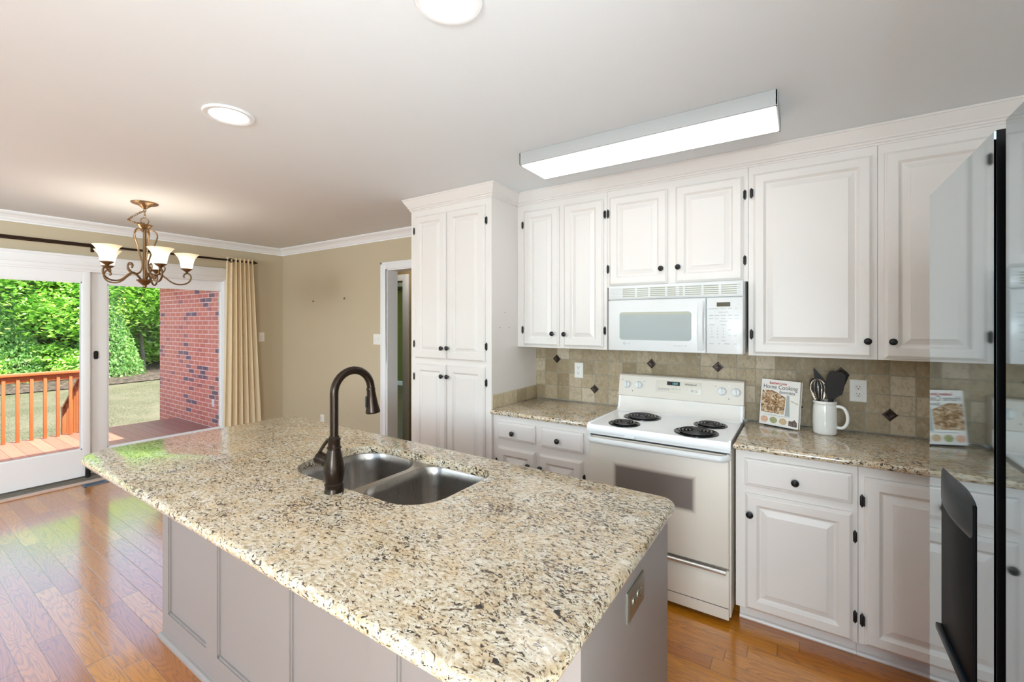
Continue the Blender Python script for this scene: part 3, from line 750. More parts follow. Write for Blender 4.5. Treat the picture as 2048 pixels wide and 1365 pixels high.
# tile backsplash with diamonds
bs = thing('backsplash', 'beige stone tile backsplash with dark diamond insets', 'backsplash', (-.4, 3.065, .914))
MB().box(-1.789, 1.048, 3.060, 3.0695, .9145, 1.60).build('tile_field', 'stone_tile', bs)
tm = MB(Matrix.Translation((0, 0, 0)))
tm.box(-1.789, -1.781, 2.456, 3.0595, .9145, 1.013, .001); tm.build('side_tile_strip', 'stone_tile_pale', bs)
for k, r_ in ((-7, 3), (-4, 1), (0, 3), (4, 3), (8, 1), (10, 3), (12, 1)):
    cx_, cz_ = -.869+.1045*k, .9155+.1045*r_; s_ = .034
    m = MB(); m.loops([[(cx_+a*f_, 3.0600-d, cz_+b*f_) for a, b in ((-s_, 0), (0, -s_), (s_, 0), (0, s_))] for f_, d in ((1, 0), (1, .0022), (.9, .0035), (.55, .0035), (.50, .0025))], cap0=True)
    m.lathe((cx_, 3.0578, cz_), (0, -1, 0), [(.009, 0), (.008, .0018), (.005, .0018), (.003, .001)], 14)
    m.build('accent_tile', 'accent_tile', bs)

# ---------------------------------------------------------------- range
X0, X1 = -1.056, -.296; XM = (X0+X1)/2
rg = thing('range', 'bisque and white electric coil range with control backguard', 'range', (XM, 2.74, 0))
MB().box(X0+.004, X1-.004, 2.445, 3.04, .03, .885, .002).build('body', 'range_bisque', rg)
# cooktop with raised curved rear
ct = MB()
pr = [(2.404, .876), (2.396, .886), (2.396, .908), (2.404, .918), (2.425, .9215), (2.86, .9215), (2.895, .926), (2.915, .945), (2.925, .975), (2.932, 1.02), (2.96, 1.02), (2.96, .876)]
L = [ct.v((X0, y, z_)) for y, z_ in pr]; R_ = [ct.v((X1, y, z_)) for y, z_ in pr]; n = len(pr)
for k in range(n): ct.f([L[k], L[(k+1) % n], R_[(k+1) % n], R_[k]], True)
ct.f(L); ct.f(list(reversed(R_))); cto = ct.build('cooktop', 'appliance_enamel', rg)
rs_ = MB(); pr = [(2.893, .9265), (2.9135, .9455), (2.9235, .9755), (2.9305, 1.0195), (2.9345, 1.0195), (2.927, .975), (2.917, .945), (2.897, .926)]  # overlay on the curved rear, its shading put into the colour
L = [rs_.v((X0+.014, y, z_)) for y, z_ in pr]; R_ = [rs_.v((X1-.014, y, z_)) for y, z_ in pr]; n = len(pr)
for k in range(n): rs_.f([L[k], L[(k+1) % n], R_[(k+1) % n], R_[k]], True)
rs_.f(L); rs_.f(list(reversed(R_))); rs_.build('riser_shade', 'enamel_shaded', rg)
for xa, xb in ((X0, X0+.012), (X1-.012, X1)):      # raised side lips of the cooktop
    MB().box(xa, xb, 2.41, 2.90, .915, .9265, .003).build('side_lip', 'appliance_enamel', cto)
# backguard panel, leaning slightly back
bgd = MB()
pr = [(2.925, 1.015), (2.918, 1.022), (2.945, 1.150), (2.955, 1.158), (3.035, 1.158), (3.045, 1.150), (3.045, .93), (2.955, .93), (2.955, 1.015)]
L = [bgd.v((X0+.002, y, z_)) for y, z_ in pr]; R_ = [bgd.v((X1+.004, y, z_)) for y, z_ in pr]; n = len(pr)
for k in range(n): bgd.f([L[k], L[(k+1) % n], R_[(k+1) % n], R_[k]])
bgd.f(L); bgd.f(list(reversed(R_))); bk = bgd.build('backguard', 'range_bisque', rg)
tilt = math.atan2(.027, .128)
def BG(x, z_, off=0.0):      # frame on the leaning face
    y = 2.918+(z_-1.022)/.128*.027-off
    return Matrix.Translation((x, y, z_)) @ Matrix.Rotation(-tilt, 4, 'X')
def bgbox(x0, x1, z0, z1, th, mat, name, bev=0.0, base=0.0):
    M = BG((x0+x1)/2, (z0+z1)/2); w, h = (x1-x0)/2, (z1-z0)/2
    return MB(M).box(-w, w, -base-th, -base, -h, h, bev).build(name, mat, bk)
bgbox(-.805, -.527, 1.060, 1.135, .002, 'panel_cream', 'control_panel', .0005)
bgbox(-.735, -.655, 1.106, 1.130, .0008, 'lcd_black', 'clock_display', 0, .002)
def bgtext(name, s, x, z_, size, mat, off=.0022, **kw):
    return text(name, s, size, BG(x, z_, 0) @ Matrix.Translation((0, -off, 0)) @ Matrix.Rotation(PI/2, 4, 'X'), mat, bk, **kw)
bgtext('clock_digits', '12:31', -.685, 1.112, .016, 'clock_digits', .0032)
bgtext('lettering', 'Whirlpool', -.592, 1.113, .017, 'ink_dark', shear=.2, bold=.0003)
for x, s in ((-.782, 'BAKE'), (-.763, 'BROIL'), (-.744, 'CLEAN'), (-.725, 'CONV'), (-.697, 'START'), (-.676, 'OFF'), (-.655, 'SET'), (-.630, '1'), (-.611, '2'), (-.580, 'TIMER'), (-.556, 'CLOCK')):
    bgtext('lettering', s, x, 1.082, .0062, 'ink_dark')
    if s in ('BAKE', 'BROIL', 'CLEAN', 'CONV', 'TIMER', 'CLOCK'):
        bgbox(x-.0075, x+.0075, 1.073, 1.080, .0004, 'ink_light', 'key_mark', 0, .002)
def rknob(x, z_):
    M = BG(x, z_)
    m = MB(M); m.lathe((0, 0, 0), (0, -1, 0), [(.027, 0), (.027, .003), (.023, .006), (.0215, .020), (.020, .022)], 28); m.box(-.0045, .0045, -.034, -.021, -.020, .020, .003)
    k = m.build('knob', 'appliance_white', bk)
    MB(M).box(-.0008, .0008, -.0345, -.0338, .006, .018).build('pointer', 'ink_light', k)
for x in (-.997, -.918, -.410, -.333): rknob(x, 1.092)
for x in (-.958, -.372):
    MB(BG(x, 1.052)).lathe((0, 0, 0), (0, -1, 0), [(.003, 0), (.003, .001)], 10).build('indicator', 'slot_dark', bk)
MB(BG(-.372, 1.128)).box(-.008, .008, -.003, 0, -.006, .006, .001).build('indicator', 'appliance_white', bk, label='white indicator lens')
for x in (-1.030, -.882, -.446, -.292+.0): 
    if x < -.3: bgtext('lettering', 'OFF', x, 1.118, .007, 'ink_dark', .0006)
# burners
def burner(x, y, r):
    m = MB(); m.lathe((x, y, .9215), (0, 0, 1), [(r+.016, 0), (r+.016, .004), (r+.010, .0055), (r+.004, .001), (.02, -.004)], 36, cap1=True)
    dp = m.build('drip_pan', 'drip_pan_black', rg)
    turns = 3 if r < .085 else 4; pts = []
    for i in range(turns*28+1):
        a = i/28*2*PI; rr = .022+(r-.024)*i/(turns*28); pts.append((x+rr*math.cos(a), y+rr*math.sin(a), .9315))
    pts.append((pts[-1][0], pts[-1][1], .925))
    c = MB(); c.tube(pts, .0046, 8); c.lathe((x, y, .926), (0, 0, 1), [(.018, 0), (.018, .004), (.015, .006)], 18)
    for k in range(3):
        a = k*2*PI/3+.5; c.tube([(x, y, .9255), (x+(r)*math.cos(a), y+r*math.sin(a), .9255)], .0022, 6)
    c.build('coil', 'burner_black', rg)
burner(-.834, 2.735, .096); burner(-.868, 2.500, .074); burner(-.443, 2.735, .074); burner(-.478, 2.512, .096)
# vent slot between cooktop and door, latch, door
MB().box(X0+.004, X1-.004, 2.412, 2.45, .862, .874).build('upper_trim', 'appliance_white', rg)
MB().box(X0+.01, X1-.01, 2.418, 2.45, .852, .8765).build('vent_slot', 'slot_dark', rg)
m = MB(); m.box(-.835, -.775, 2.394, 2.42, .866, .878, .002); m.build('latch', 'appliance_white', rg)
dr = MB(); dr.box(X0+.006, X1-.010, 2.412, 2.444, .285, .852, .006, 3); door = dr.build('oven_door', 'range_bisque', rg)
MB().panel(-.905, -.458, .523, .718, 2.4122, [(0, 0), (0, .0008), (.004, .001)]).build('oven_window', 'oven_window_glass', door)
hb = MB()
pts = bez([(X0+.012, 2.412, .842), (X0+.016, 2.392, .840), (X0+.035, 2.372, .838), (X0+.08, 2.366, .838), (XM, 2.364, .838), (X1-.08, 2.366, .838), (X1-.035, 2.372, .838), (X1-.016, 2.392, .840), (X1-.012, 2.412, .842)], 6)
hb.tube(pts, .017, 14, flat=.8); hb.build('handle', 'appliance_white', door)
dw = MB(); dw.box(X0+.006, X1-.010, 2.416, 2.44, .028, .272, .004); dwo = dw.build('drawer', 'range_bisque', rg)
m = MB(); m.tube([(X0+.008, 2.405, .266), (X1-.022, 2.405, .266)], .0115, 12); m.box(X0+.008, X1-.022, 2.405, 2.42, .262, .276, .002); m.build('handle', 'chrome_lip', dwo)
MB().box(X0+.008, X1-.012, 2.4152, 2.4165, .086, .089).build('groove', 'slot_dark', dwo)
MB().box(X0+.02, X1-.02, 2.47, 3.0, .0, .03).build('base', 'slot_dark', rg)

# ---------------------------------------------------------------- microwave
MX0, MX1, MY = -1.030, -.270, 2.67
mw = thing('microwave', 'white over-the-range microwave with dark display and keypad', 'microwave', (-.65, 2.85, 1.333))
MB().box(MX0, MX1, MY+.022, 3.058, 1.338, 1.741, .002).build('body', 'appliance_white', mw)
gm = MB(); gm.box(MX0, MX1, MY+.004, MY+.03, 1.655, 1.7405, .003)
grl = gm.build('grille', 'appliance_white', mw)
def seg(x0, x1): MB().box(x0, x1, MY+.0015, MY+.0045, 1.667, 1.722).build('louvre_opening', 'grille_cream', grl)
sl_ = MB()
for k in range(6): 
    z_ = 1.664+k*.0115; sl_.box(MX0+.012, MX1-.012, MY-.002, MY+.005, z_, z_+.0055, .001)
for x in (MX0+.08, -.86, -.78, -.68, -.58, -.48, -.39): sl_.box(x, x+.012, MY-.001, MY+.005, 1.664, 1.727)
seg(MX0+.085, -.62); seg(-.60, MX1-.03)
sl_.build('louvres', 'appliance_white', grl)
dm = MB(); dm.box(MX0, -.457, MY, MY+.022, 1.338, 1.650, .004); md = dm.build('door', 'appliance_white', mw)
wp = rrect(-.957, -.533, 1.405, 1.575, .018)
m = MB(); m.loops([[(x, MY+.001, z_) for x, z_ in wp], [(x, MY-.0012, z_) for x, z_ in wp]]); mwn = m.build('window', 'microwave_window', md)
MB().box(-.948, -.541, MY-.0018, MY, 1.5595, 1.5735).build('shadow_strip', 'grille_cream', mwn)  # flat strip coloured to stand for the shadow gap at the window top
hm = MB(); hp = [(-.4985, .0), (-.4665, .0), (-.4635, 0), (-.4635, 0)]
N_ = 14; ra = []
for i in range(N_+1):
    t = i/N_; z_ = 1.352+(1.634-1.352)*t; dep = .006+.026*math.sin(PI*t)**.6
    ra.append([hm.v((x_, MY-d_, z_)) for x_, d_ in ((-.499, -.002), (-.499, dep*.8), (-.494, dep), (-.470, dep), (-.464, dep*.7), (-.464, -.002))])
for a, b in zip(ra, ra[1:]):
    for k in range(6): hm.f([a[k], a[(k+1) % 6], b[(k+1) % 6], b[k]], True)
hm.f(ra[0]); hm.f(list(reversed(ra[-1]))); hm.build('handle', 'appliance_white', md)
cp = MB(); cp.box(-.453, MX1, MY, MY+.022, 1.338, 1.650, .004); cpo = cp.build('control_panel', 'appliance_white', mw)
MB().box(-.400, -.332, MY-.0012, MY+.001, 1.600, 1.623).build('display', 'lcd_brown', cpo)
m = MB(); m.tube([(-.926+.0075*math.cos(t), MY-.0006, 1.383+.0075*math.sin(t)) for t in (2*PI*k/20 for k in range(20))], .0008, 6, closed=True); m.build('emblem_ring', 'ink_light', md)
text('lettering', 'GE', .0085, face_front(-.926, MY-.0006, 1.380), 'ink_light', md)
text('lettering', 'Profile', .008, face_front(-.900, MY-.0006, 1.380), 'ink_light', md)
text('lettering', 'Spacemaker XL 1800', .0085, face_front(-.595, MY-.0006, 1.373), 'ink_light', md)
keys = []
def kt(s, x, z_, sz): keys.append((s, x, z_, sz))
for x, s in zip((-.430, -.403, -.366, -.333, -.303), ('POPCORN', 'BEVERAGE', 'SENSOR COOK', 'REHEAT', 'HELP')): kt(s, x, 1.587, .0055)
kt('SENSOR CONTROLS', -.366, 1.567, .0052)
for x, s in zip((-.429, -.400, -.366, -.333, -.302), ('VEGGIE', 'POTATO', 'CHICKEN', 'DINNER', 'SNACKS')): kt(s, x, 1.549, .0058)
for x, s in zip((-.429, -.400, -.366, -.333, -.302), ('DEFROST', 'AUTO', 'EXPRESS', 'COOK', 'CUSTOM')): kt(s, x, 1.532, .0058)
kt('TIME CONTROLS', -.366, 1.517, .0050)
for x, s in zip((-.423, -.366, -.307), ('TIME COOK', 'POWER LEVEL', 'ADD 30 SEC')): kt(s, x, 1.497, .0062)
for i, s in enumerate('123456789'): kt(s, (-.425, -.395, -.366)[i % 3], 1.477-.0165*(i//3), .0095)
kt('0', -.395, 1.4275, .0095); kt('CLEAR', -.425, 1.429, .006); kt('START', -.366, 1.429, .006)
for x, z_, s in ((-.335, 1.468, 'TIMER'), (-.307, 1.468, 'CLOCK'), (-.335, 1.437, 'FAN'), (-.307, 1.437, 'LIGHT')): kt(s, x, z_, .0058)
kt('OPTIONS', -.366, 1.410, .0052)
for x, s in zip((-.427, -.388, -.348, -.308), ('SURFACE LIGHT', 'FAN', 'REMINDER', 'LOCK')): kt(s, x, 1.392, .006)
for s, x, z_, sz in keys:
    M = face_front(x, MY-.0006, z_)
    text('lettering', s, sz, M, 'ink_grey', cpo, xs=min(1.0, .027/(len(s)*sz*.62)) if z_ not in (1.567, 1.517, 1.410) else 1.0)

# ---------------------------------------------------------------- cookbook
ang = math.atan2(-.088, .200)
BK = Matrix.Translation((-.121, 2.938, .9185)) @ Matrix.Rotation(ang, 4, 'Z') @ Matrix.Rotation(math.radians(-7.5), 4, 'X')
bo = thing('cookbook', 'white cookbook leaning upright on the worktop, dessert photo on its cover', 'book', (-.121, 2.950, .914))
Wd, Hd, Td = .212, .262, .024
MB(BK).box(-Wd/2+.002, Wd/2-.002, .0015, Td-.0015, .001, Hd-.001).build('pages', 'book_paper', bo)
m = MB(BK); m.box(-Wd/2, Wd/2, 0, .0015, 0, Hd); m.box(-Wd/2, Wd/2, Td-.0015, Td, 0, Hd); m.box(-Wd/2, -Wd/2+.0015, 0, Td, 0, Hd)
cv = m.build('cover', 'book_cover', bo)
def bp(poly, mat, name, e=.0006):
    m = MB(BK); m.loops([[(x, 0, z_) for x, z_ in poly], [(x, -e, z_) for x, z_ in poly]]); return m.build(name, mat, cv)
bp([(-.098, .070), (.028, .070), (.030, .100), (.034, .165), (-.010, .188), (-.040, .200), (-.096, .198), (-.100, .120)], 'photo_dessert', 'cover_photo')
bp([(.034, .062), (.060, .062), (.052, .180), (.038, .180)], 'microwave_window', 'cover_photo', .0008)
bp([(.060, .150), (.100, .135), (.100, .139), (.060, .154)], 'photo_greens', 'cover_photo', .0005)
for cx_, mt in ((-.076, 'photo_salmon'), (-.026, 'photo_greens'), (.026, 'photo_bread')):
    bp([(cx_+.021*math.cos(t), .030+.018*math.sin(t)) for t in (2*PI*k/20 for k in range(20))], mt, 'cover_photo')
bp([(.056, .012), (.100, .010), (.100, .034), (.086, .050), (.074, .040), (.056, .040)], 'photo_chocolate', 'cover_photo')
def bt(s, x, z_, size, mat, **kw):
    return text('lettering', s, size, BK @ Matrix.Translation((x, -.0009, z_)) @ Matrix.Rotation(PI/2, 4, 'X'), mat, cv, **kw)
bt('Southern Living', -.012, .236, .021, 'ink_red', xs=.72, bold=.0004); bt('Home Cooking', 0, .210, .034, 'ink_dark', xs=.88); bt('favorites', .038, .186, .026, 'ink_dark', xs=.95, shear=.25)
bt('Over 200 delicious home recipes for every occasion', -.005, .056, .0065, 'ink_grey')
m = MB(Matrix.Translation((-.121, 2.938, .9145)) @ Matrix.Rotation(ang, 4, 'Z'))
m.box(-.07, .07, -.010, .03, .0, .004, .001); m.tube([(0, .03, .003), (0, .048, .12)], .003, 8); m.tube([(0, .03, .003), (0, .082, .003), (0, .048, .12)], .003, 8)
m.build('stand', 'knob_black', bo)

# ---------------------------------------------------------------- jug with utensils
jx, jy, jz = .098, 2.905, .914
jg = thing('utensil_jug', 'white ceramic handled jug holding kitchen utensils', 'jug', (jx, jy, jz))
m = MB(); m.lathe((jx, jy, jz), (0, 0, 1), [(.046, 0), (.052, .004), (.0545, .012), (.056, .06), (.0555, .11), (.0535, .148), (.051, .160), (.0515, .163), (.0545, .166), (.0545, .174), (.052, .178), (.048, .176), (.047, .16), (.049, .14), (.050, .05), (.046, .008), (.01, .006)], 40)
m.build('vessel', 'ceramic_white', jg)
m = MB(); hp = bez([(.045, 0, .148), (.062, 0, .153), (.083, 0, .146), (.096, 0, .122), (.100, 0, .094), (.095, 0, .064), (.080, 0, .044), (.062, 0, .040), (.048, 0, .046)], 6)
hd = Vector((.97, -.22, 0)).normalized()
m.tube([Vector((jx, jy, jz))+hd*p.x+Vector((0, 0, p.z)) for p in hp], .0085, 12, flat=1.25); m.build('handle', 'ceramic_white', jg)
# whisk
base = Vector((jx-.012, jy-.005, jz+.012)); tip = Vector((jx-.034, jy-.018, jz+.288)); ax = (tip-base).normalized()
wk_ = thing('whisk', 'steel balloon whisk in the white jug', 'whisk', tuple(base))
MB().tube([base, base+ax*.13], .006, 10).build('handle', 'utensil_black', wk_)
m = MB(); side = ax.cross(Vector((0, 1, 0))).normalized(); fr_ = side.cross(ax)
for k in range(6):
    a = k*PI/6; d_ = side*math.cos(a)+fr_*math.sin(a); top = .28
    pts = [base+ax*h+d_*w_ for h, w_ in ((.12, .004), (.16, .016), (.20, .028), (.235, .034), (.262, .028), (.278, .014), (.282, 0), (.278, -.014), (.262, -.028), (.235, -.034), (.20, -.028), (.16, -.016), (.12, -.004))]
    m.tube(bez(pts, 3), .0013, 6)
m.build('wires', 'wire_steel', wk_)
# turner in front (wide black blade)
def utensil(name, label, cat, base, tip, blade, mat='utensil_black', face=(0, -1, 0), hw=.007):
    base, tip = Vector(base), Vector(tip); ax = (tip-base).normalized(); f = Vector(face); f = (f-ax*f.dot(ax)).normalized(); s_ = ax.cross(f)
    t = thing(name, label, cat, tuple(base)); L_ = (tip-base).length
    b0 = min(p[1] for p in blade)
    MB().tube([base, base+ax*(b0+.01)], hw, 10, flat=.6).build('handle', mat, t)
    m = MB(); lo_ = [[base+ax*h+s_*w_+f*d_ for w_, h in blade] for d_ in (-.0018, .0018)]
    m.loops(lo_, cap0=True); m.build('blade', mat, t); return t
utensil('slotted_turner', 'wide dark turner with rounded blade leaning right in the jug', 'turner', (jx-.01, jy-.01, jz+.012), (jx+.055, jy-.03, jz+.34),
        [(-.010, .175), (.010, .175), (.024, .200), (.041, .218), (.043, .245), (.040, .300), (.034, .325), (.020, .334), (-.022, .334), (-.034, .325), (-.040, .300), (-.043, .245), (-.041, .218), (-.024, .200)], hw=.010)
utensil('spatula', 'dark pointed spatula standing behind the whisk', 'spatula', (jx-.005, jy+.012, jz+.012), (jx-.025, jy+.02, jz+.35),
        [(-.008, .19), (.014, .19), (.026, .215), (.030, .245), (.016, .285), (-.022, .338), (-.026, .332), (-.022, .25), (-.020, .21)])
utensil('square_turner', 'dark square-ended turner behind the wide turner', 'turner', (jx-.02, jy+.016, jz+.012), (jx+.085, jy+.025, jz+.34),
        [(-.008, .21), (.008, .21), (.026, .24), (.028, .335), (-.028, .335), (-.026, .24)], face=(.2, -1, 0))
utensil('ladle', 'dark round spoon low behind the whisk', 'spoon', (jx+.002, jy+.02, jz+.012), (jx-.05, jy+.025, jz+.29),
        [(-.006, .20), (.006, .20), (.020, .22), (.025, .245), (.020, .270), (.008, .285), (-.008, .285), (-.020, .270), (-.025, .245), (-.020, .22)])

# ---------------------------------------------------------------- island
IX0, IX1, IY0, IY1 = -2.570, -.385, .842, 1.545
isl = thing('kitchen_island', 'taupe-grey panelled kitchen island under the granite top', 'kitchen island', (-1.5, 1.2, 0))
m = MB(); T_ = .02
sx0, sx1 = -1.84, -.97      # the sink hangs in a cavity
m.box(IX0+.001, sx0-.03, IY0+.012, IY1, .0, .8795); m.box(sx1+.03, IX1-.012, IY0+.012, IY1, .0, .8795); m.box(sx0-.03, sx1+.03, IY0+.012, IY1, 0, .62)
m.box(sx0-.03, sx1+.03, IY0+.012, IY0+.05, .62, .8795); m.box(sx0-.03, sx1+.03, IY1-.04, IY1, .62, .8795)
m.build('body', 'island_paint', isl)
# near face: frame with recessed panels
m = MB(); panels = [(-2.507, -2.110), (-2.010, -1.590), (-1.474, -1.057), (-.940, -.56)]
xs = [IX0]+[v_ for p in panels for v_ in p]+[IX1]
for a, b in zip(xs[0::2], xs[1::2]): m.box(a, b, IY0, IY0+.0125, 0, .8795)
for a, b in panels: m.box(a, b, IY0, IY0+.0125, 0, .130); m.box(a, b, IY0, IY0+.0125, .86, .8795)
for a, b in panels:      # little beads around each recess
    for (p0, p1, q0, q1) in ((a, a+.007, .130, .86), (b-.007, b, .130, .86), (a, b, .130, .139)):
        m.box(p0, p1, IY0+.005, IY0+.0128, q0, q1)
m.build('near_panelling', 'island_paint', isl)
m = MB(); m.box(IX1-.0120, IX1, IY0+.0127, IY1, 0, .8795); m.build('end_panel', 'island_paint', isl)
bq = [(0, 0), (.018, 0), (.018, .006), (.012, .018), (0, .024)]
MB().sweep([(IX0, IY1), (IX0, IY0), (IX1, IY0), (IX1, IY1)][::1], [(-.001, 0), (.016, 0), (.016, .010), (.008, .022), (-.001, .024)]).build('base_moulding', 'island_paint', isl)

# stainless double outlet on the island end
plate('outlet', 'stainless steel outlet plate on the island end under the granite', TR(IX1, 1.195, .760, PI/2) , w=.135, h=.080, mat='steel_plate', horiz=True)

# island top with sink cut-out
hole = rrect(-1.795, -1.012, .992, 1.432, [.16, .14, .085, .13], 10)
top = rrect(-2.762, -.352, .570, 1.600, [.135, .115, .055, .10], 10)
top = [(x, y-max(0, (x+1.6))*.035 if y > 1.3 else y) for x, y in top]
solo(slab(top, .914, .034, .017, hole), 'worktop', 'granite', 'large granite island top with rounded corners around the sink', 'worktop')

# sink
sk = thing('sink', 'undermount stainless double-bowl sink in the island', 'sink', (-1.4, 1.21, .68))
def bowl(x0, x1, y0, y1, r, depth, cx_, cy_):
    m = MB(); lps = []
    for ins, z_ in ((0, .8785), (.004, .872), (.008, .84), (.014, .73), (.030, .695), (.06, .684)):
        rr = [max(.01, q_-ins) for q_ in r]
        lps.append([(x, y, z_) for x, y in rrect(x0+ins, x1-ins, y0+ins, y1-ins, rr, 8)])
    m.loops(lps, smooth=True); m.build('bowl', 'brushed_steel', sk)
    m = MB(); m.lathe((cx_, cy_, .6845), (0, 0, 1), [(.043, 0), (.043, .003), (.036, .003), (.030, .0005)], 26); d_ = m.build('drain', 'chrome_lip', sk)
bA = (-1.812, -1.418, .975, 1.440, [.17, .07, .13, .14]); bB = (-1.388, -1.000, 1.010, 1.440, [.13, .15, .09, .09])
bowl(*bA, .19, -1.62, 1.22); bowl(*bB, .19, -1.2, 1.23)
m = MB()      # flange with the two openings
out = rrect(-1.83, -.985, .955, 1.458, .10, 6); zf = .8795
ov = [m.v((x, y, zf)) for x, y in out]; loopsv = [ov]
for b_ in (bA, bB): loopsv.append([m.v((x, y, zf)) for x, y in rrect(b_[0], b_[1], b_[2], b_[3], b_[4], 8)])
ed = []
for Lp in loopsv:
    for k in range(len(Lp)): ed.append(m.bm.edges.new((Lp[k], Lp[(k+1) % len(Lp)])))
bmesh.ops.triangle_fill(m.bm, use_beauty=True, edges=ed)
m.build('flange', 'brushed_steel', sk)

# faucet
fx_, fy_, fz_ = -1.383, .953, .914
fc = thing('faucet', 'dark oil-rubbed bronze gooseneck faucet with pull-down spray', 'faucet', (fx_, fy_, fz_))
m = MB(); m.lathe((fx_, fy_, fz_), (0, 0, 1), [(.0335, 0), (.0335, .003), (.0315, .006), (.0310, .022), (.0325, .025), (.0325, .029), (.0295, .032), (.0305, .040), (.034, .058), (.0355, .075), (.0345, .092), (.030, .115), (.0255, .132), (.0225, .146), (.0215, .150), (.0245, .153), (.0245, .157), (.021, .160), (.0205, .180), (.0225, .183), (.0225, .187), (.0185, .190), (.016, .196)], 32)
m.build('base', 'bronze_dark', fc)
sx, sy = .05, .9987
Rr = .0765; pts = [(fx_, fy_, fz_+.19), (fx_, fy_, fz_+.26), (fx_, fy_, fz_+.335)]
zc = fz_+.345
for i in range(0, 17):
    a = PI-(PI*1.02)*i/16; d_ = Rr+Rr*math.cos(a); pts.append((fx_+d_*sx, fy_+d_*sy, zc+Rr*math.sin(a)))
m = MB(); m.tube(pts, .0145, 18); m.build('spout', 'bronze_dark', fc)
e = Vector(pts[-1]); dn = Vector((.02, .10, -1)).normalized()
m = MB(); m.lathe(e-dn*.01, dn, [(.0150, 0), (.0165, .004), (.0165, .010), (.0160, .014), (.0185, .04), (.0225, .07), (.0265, .090), (.0275, .094), (.0265, .098), (.020, .099), (.018, .096)], 26)
sh = m.build('spray_head', 'bronze_dark', fc)
m = MB(Matrix.Translation(e+dn*.045+Vector((-.006, -.020, 0)))); m.box(-.0055, .0055, -.004, .004, -.022, .022, .003); m.build('spray_button', 'knob_black', sh)
m = MB(); hx = Vector((-.93, -.25, .22)).normalized(); p0 = Vector((fx_, fy_, fz_+.098))
m.lathe(p0+hx*.024, hx, [(.022, 0), (.023, .006), (.024, .010), (.022, .014), (.021, .036), (.0225, .040), (.0225, .046), (.015, .052)], 24)
hn = m.build('handle', 'bronze_dark', fc)
m = MB(); q0 = p0+hx*.066; m.tube(bez([q0+Vector((-.002, 0, -.022)), q0+Vector((-.008, 0, -.004)), q0+Vector((.002, 0, .020)), q0+Vector((.022, .004, .048)), q0+Vector((.040, .008, .068))], 6), .007, 12, rs=None, flat=.55)
m.build('lever', 'bronze_dark', hn)

# ---------------------------------------------------------------- refrigerator
FX = .225
fr = thing('refrigerator', 'black mirror-glass double-door refrigerator at the right edge', 'refrigerator', (.62, .85, 0))
MB().box(FX+.075, XR-.03, .40, 1.262, .02, 1.765, .004).build('cabinet', 'black_edge', fr)
def fdoor(y0, y1):
    return MB().box(FX+.001, FX+.07, y0, y1, .03, 1.78, .0).build('door', 'black_edge', fr)
f1 = fdoor(.888, 1.264); f2 = fdoor(.41, .845)
MB().box(FX-.0015, FX+.0012, .8885, 1.2635, .032, 1.7785).build('glass_front', 'fridge_mirror_glass', f1)
MB().box(FX-.0015, FX+.0012, .4105, .8445, .032, 1.7785).build('glass_front', 'fridge_mirror_glass', f2)
m = MB(); m.box(FX+.055, FX+.076, .845, .888, .03, 1.776); m.build('handle_channel', 'black_edge', fr)
ds = MB(); ds.box(FX-.004, FX+.0, .968, 1.158, .93, 1.225, .002); dso = ds.build('dispenser', 'glossy_black', f1)
m = MB()
lp = []
for i in range(9):
    t = i/8; y = .970+(1.160-.970)*t; bul = .004+.011*math.sin(PI*t)
    lp.append([(FX-.001, y, 1.165), (FX-bul*.6, y, 1.168), (FX-bul, y, 1.180), (FX-bul, y, 1.214), (FX-bul*.8, y, 1.226), (FX-.001, y, 1.234)])
m.loops(lp, cap0=True, smooth=True); m.build('dispenser_hood', 'dispenser_grey', dso)
m = MB(); m.box(FX-.012, FX-.003, .966, 1.160, .922, .934, .002); m.build('drip_tray', 'dispenser_grey', dso)
for y in (.45, 1.22): MB().box(FX+.1, FX+.16, y-.02, y+.02, 0, .03).build('foot', 'black_edge', fr)

# ---------------------------------------------------------------- ceiling lights
fl = thing('fluorescent_light', 'long boxy fluorescent ceiling light with glowing white diffuser', 'ceiling light', (-.71, 2.26, 2.40))
FX0, FX1, FY0, FY1, FZ = -1.338, -.086, 2.100, 2.405, 2.402
m = MB(); m.box(FX0, FX1, FY0, FY0+.012, FZ, CEIL-.001, .002); m.box(FX0, FX1, FY1-.012, FY1, FZ, CEIL-.001, .002)
m.box(FX0, FX0+.008, FY0, FY1, FZ, CEIL-.001, .001); m.box(FX1-.008, FX1, FY0, FY1, FZ, CEIL-.001, .001)
m.build('frame', 'fixture_grey', fl)
m = MB(); pr = [(FY0+.012, FZ+.004), (FY0+.022, FZ-.004), (FY1-.022, FZ-.004), (FY1-.012, FZ+.004), (FY1-.012, FZ+.01), (FY0+.012, FZ+.01)]
L = [m.v((FX0+.008, y, z_)) for y, z_ in pr]; R_ = [m.v((FX1-.008, y, z_)) for y, z_ in pr]
for k in range(6): m.f([L[k], L[(k+1) % 6], R_[(k+1) % 6], R_[k]])
m.f(L); m.f(list(reversed(R_))); m.build('diffuser', 'fluorescent_diffuser', fl)
m = MB(); m.box(FX0+.04, FX1-.04, FY0+.05, FY1-.05, FZ+.02, CEIL-.001, .002); m.build('housing', 'trim_paint', fl)

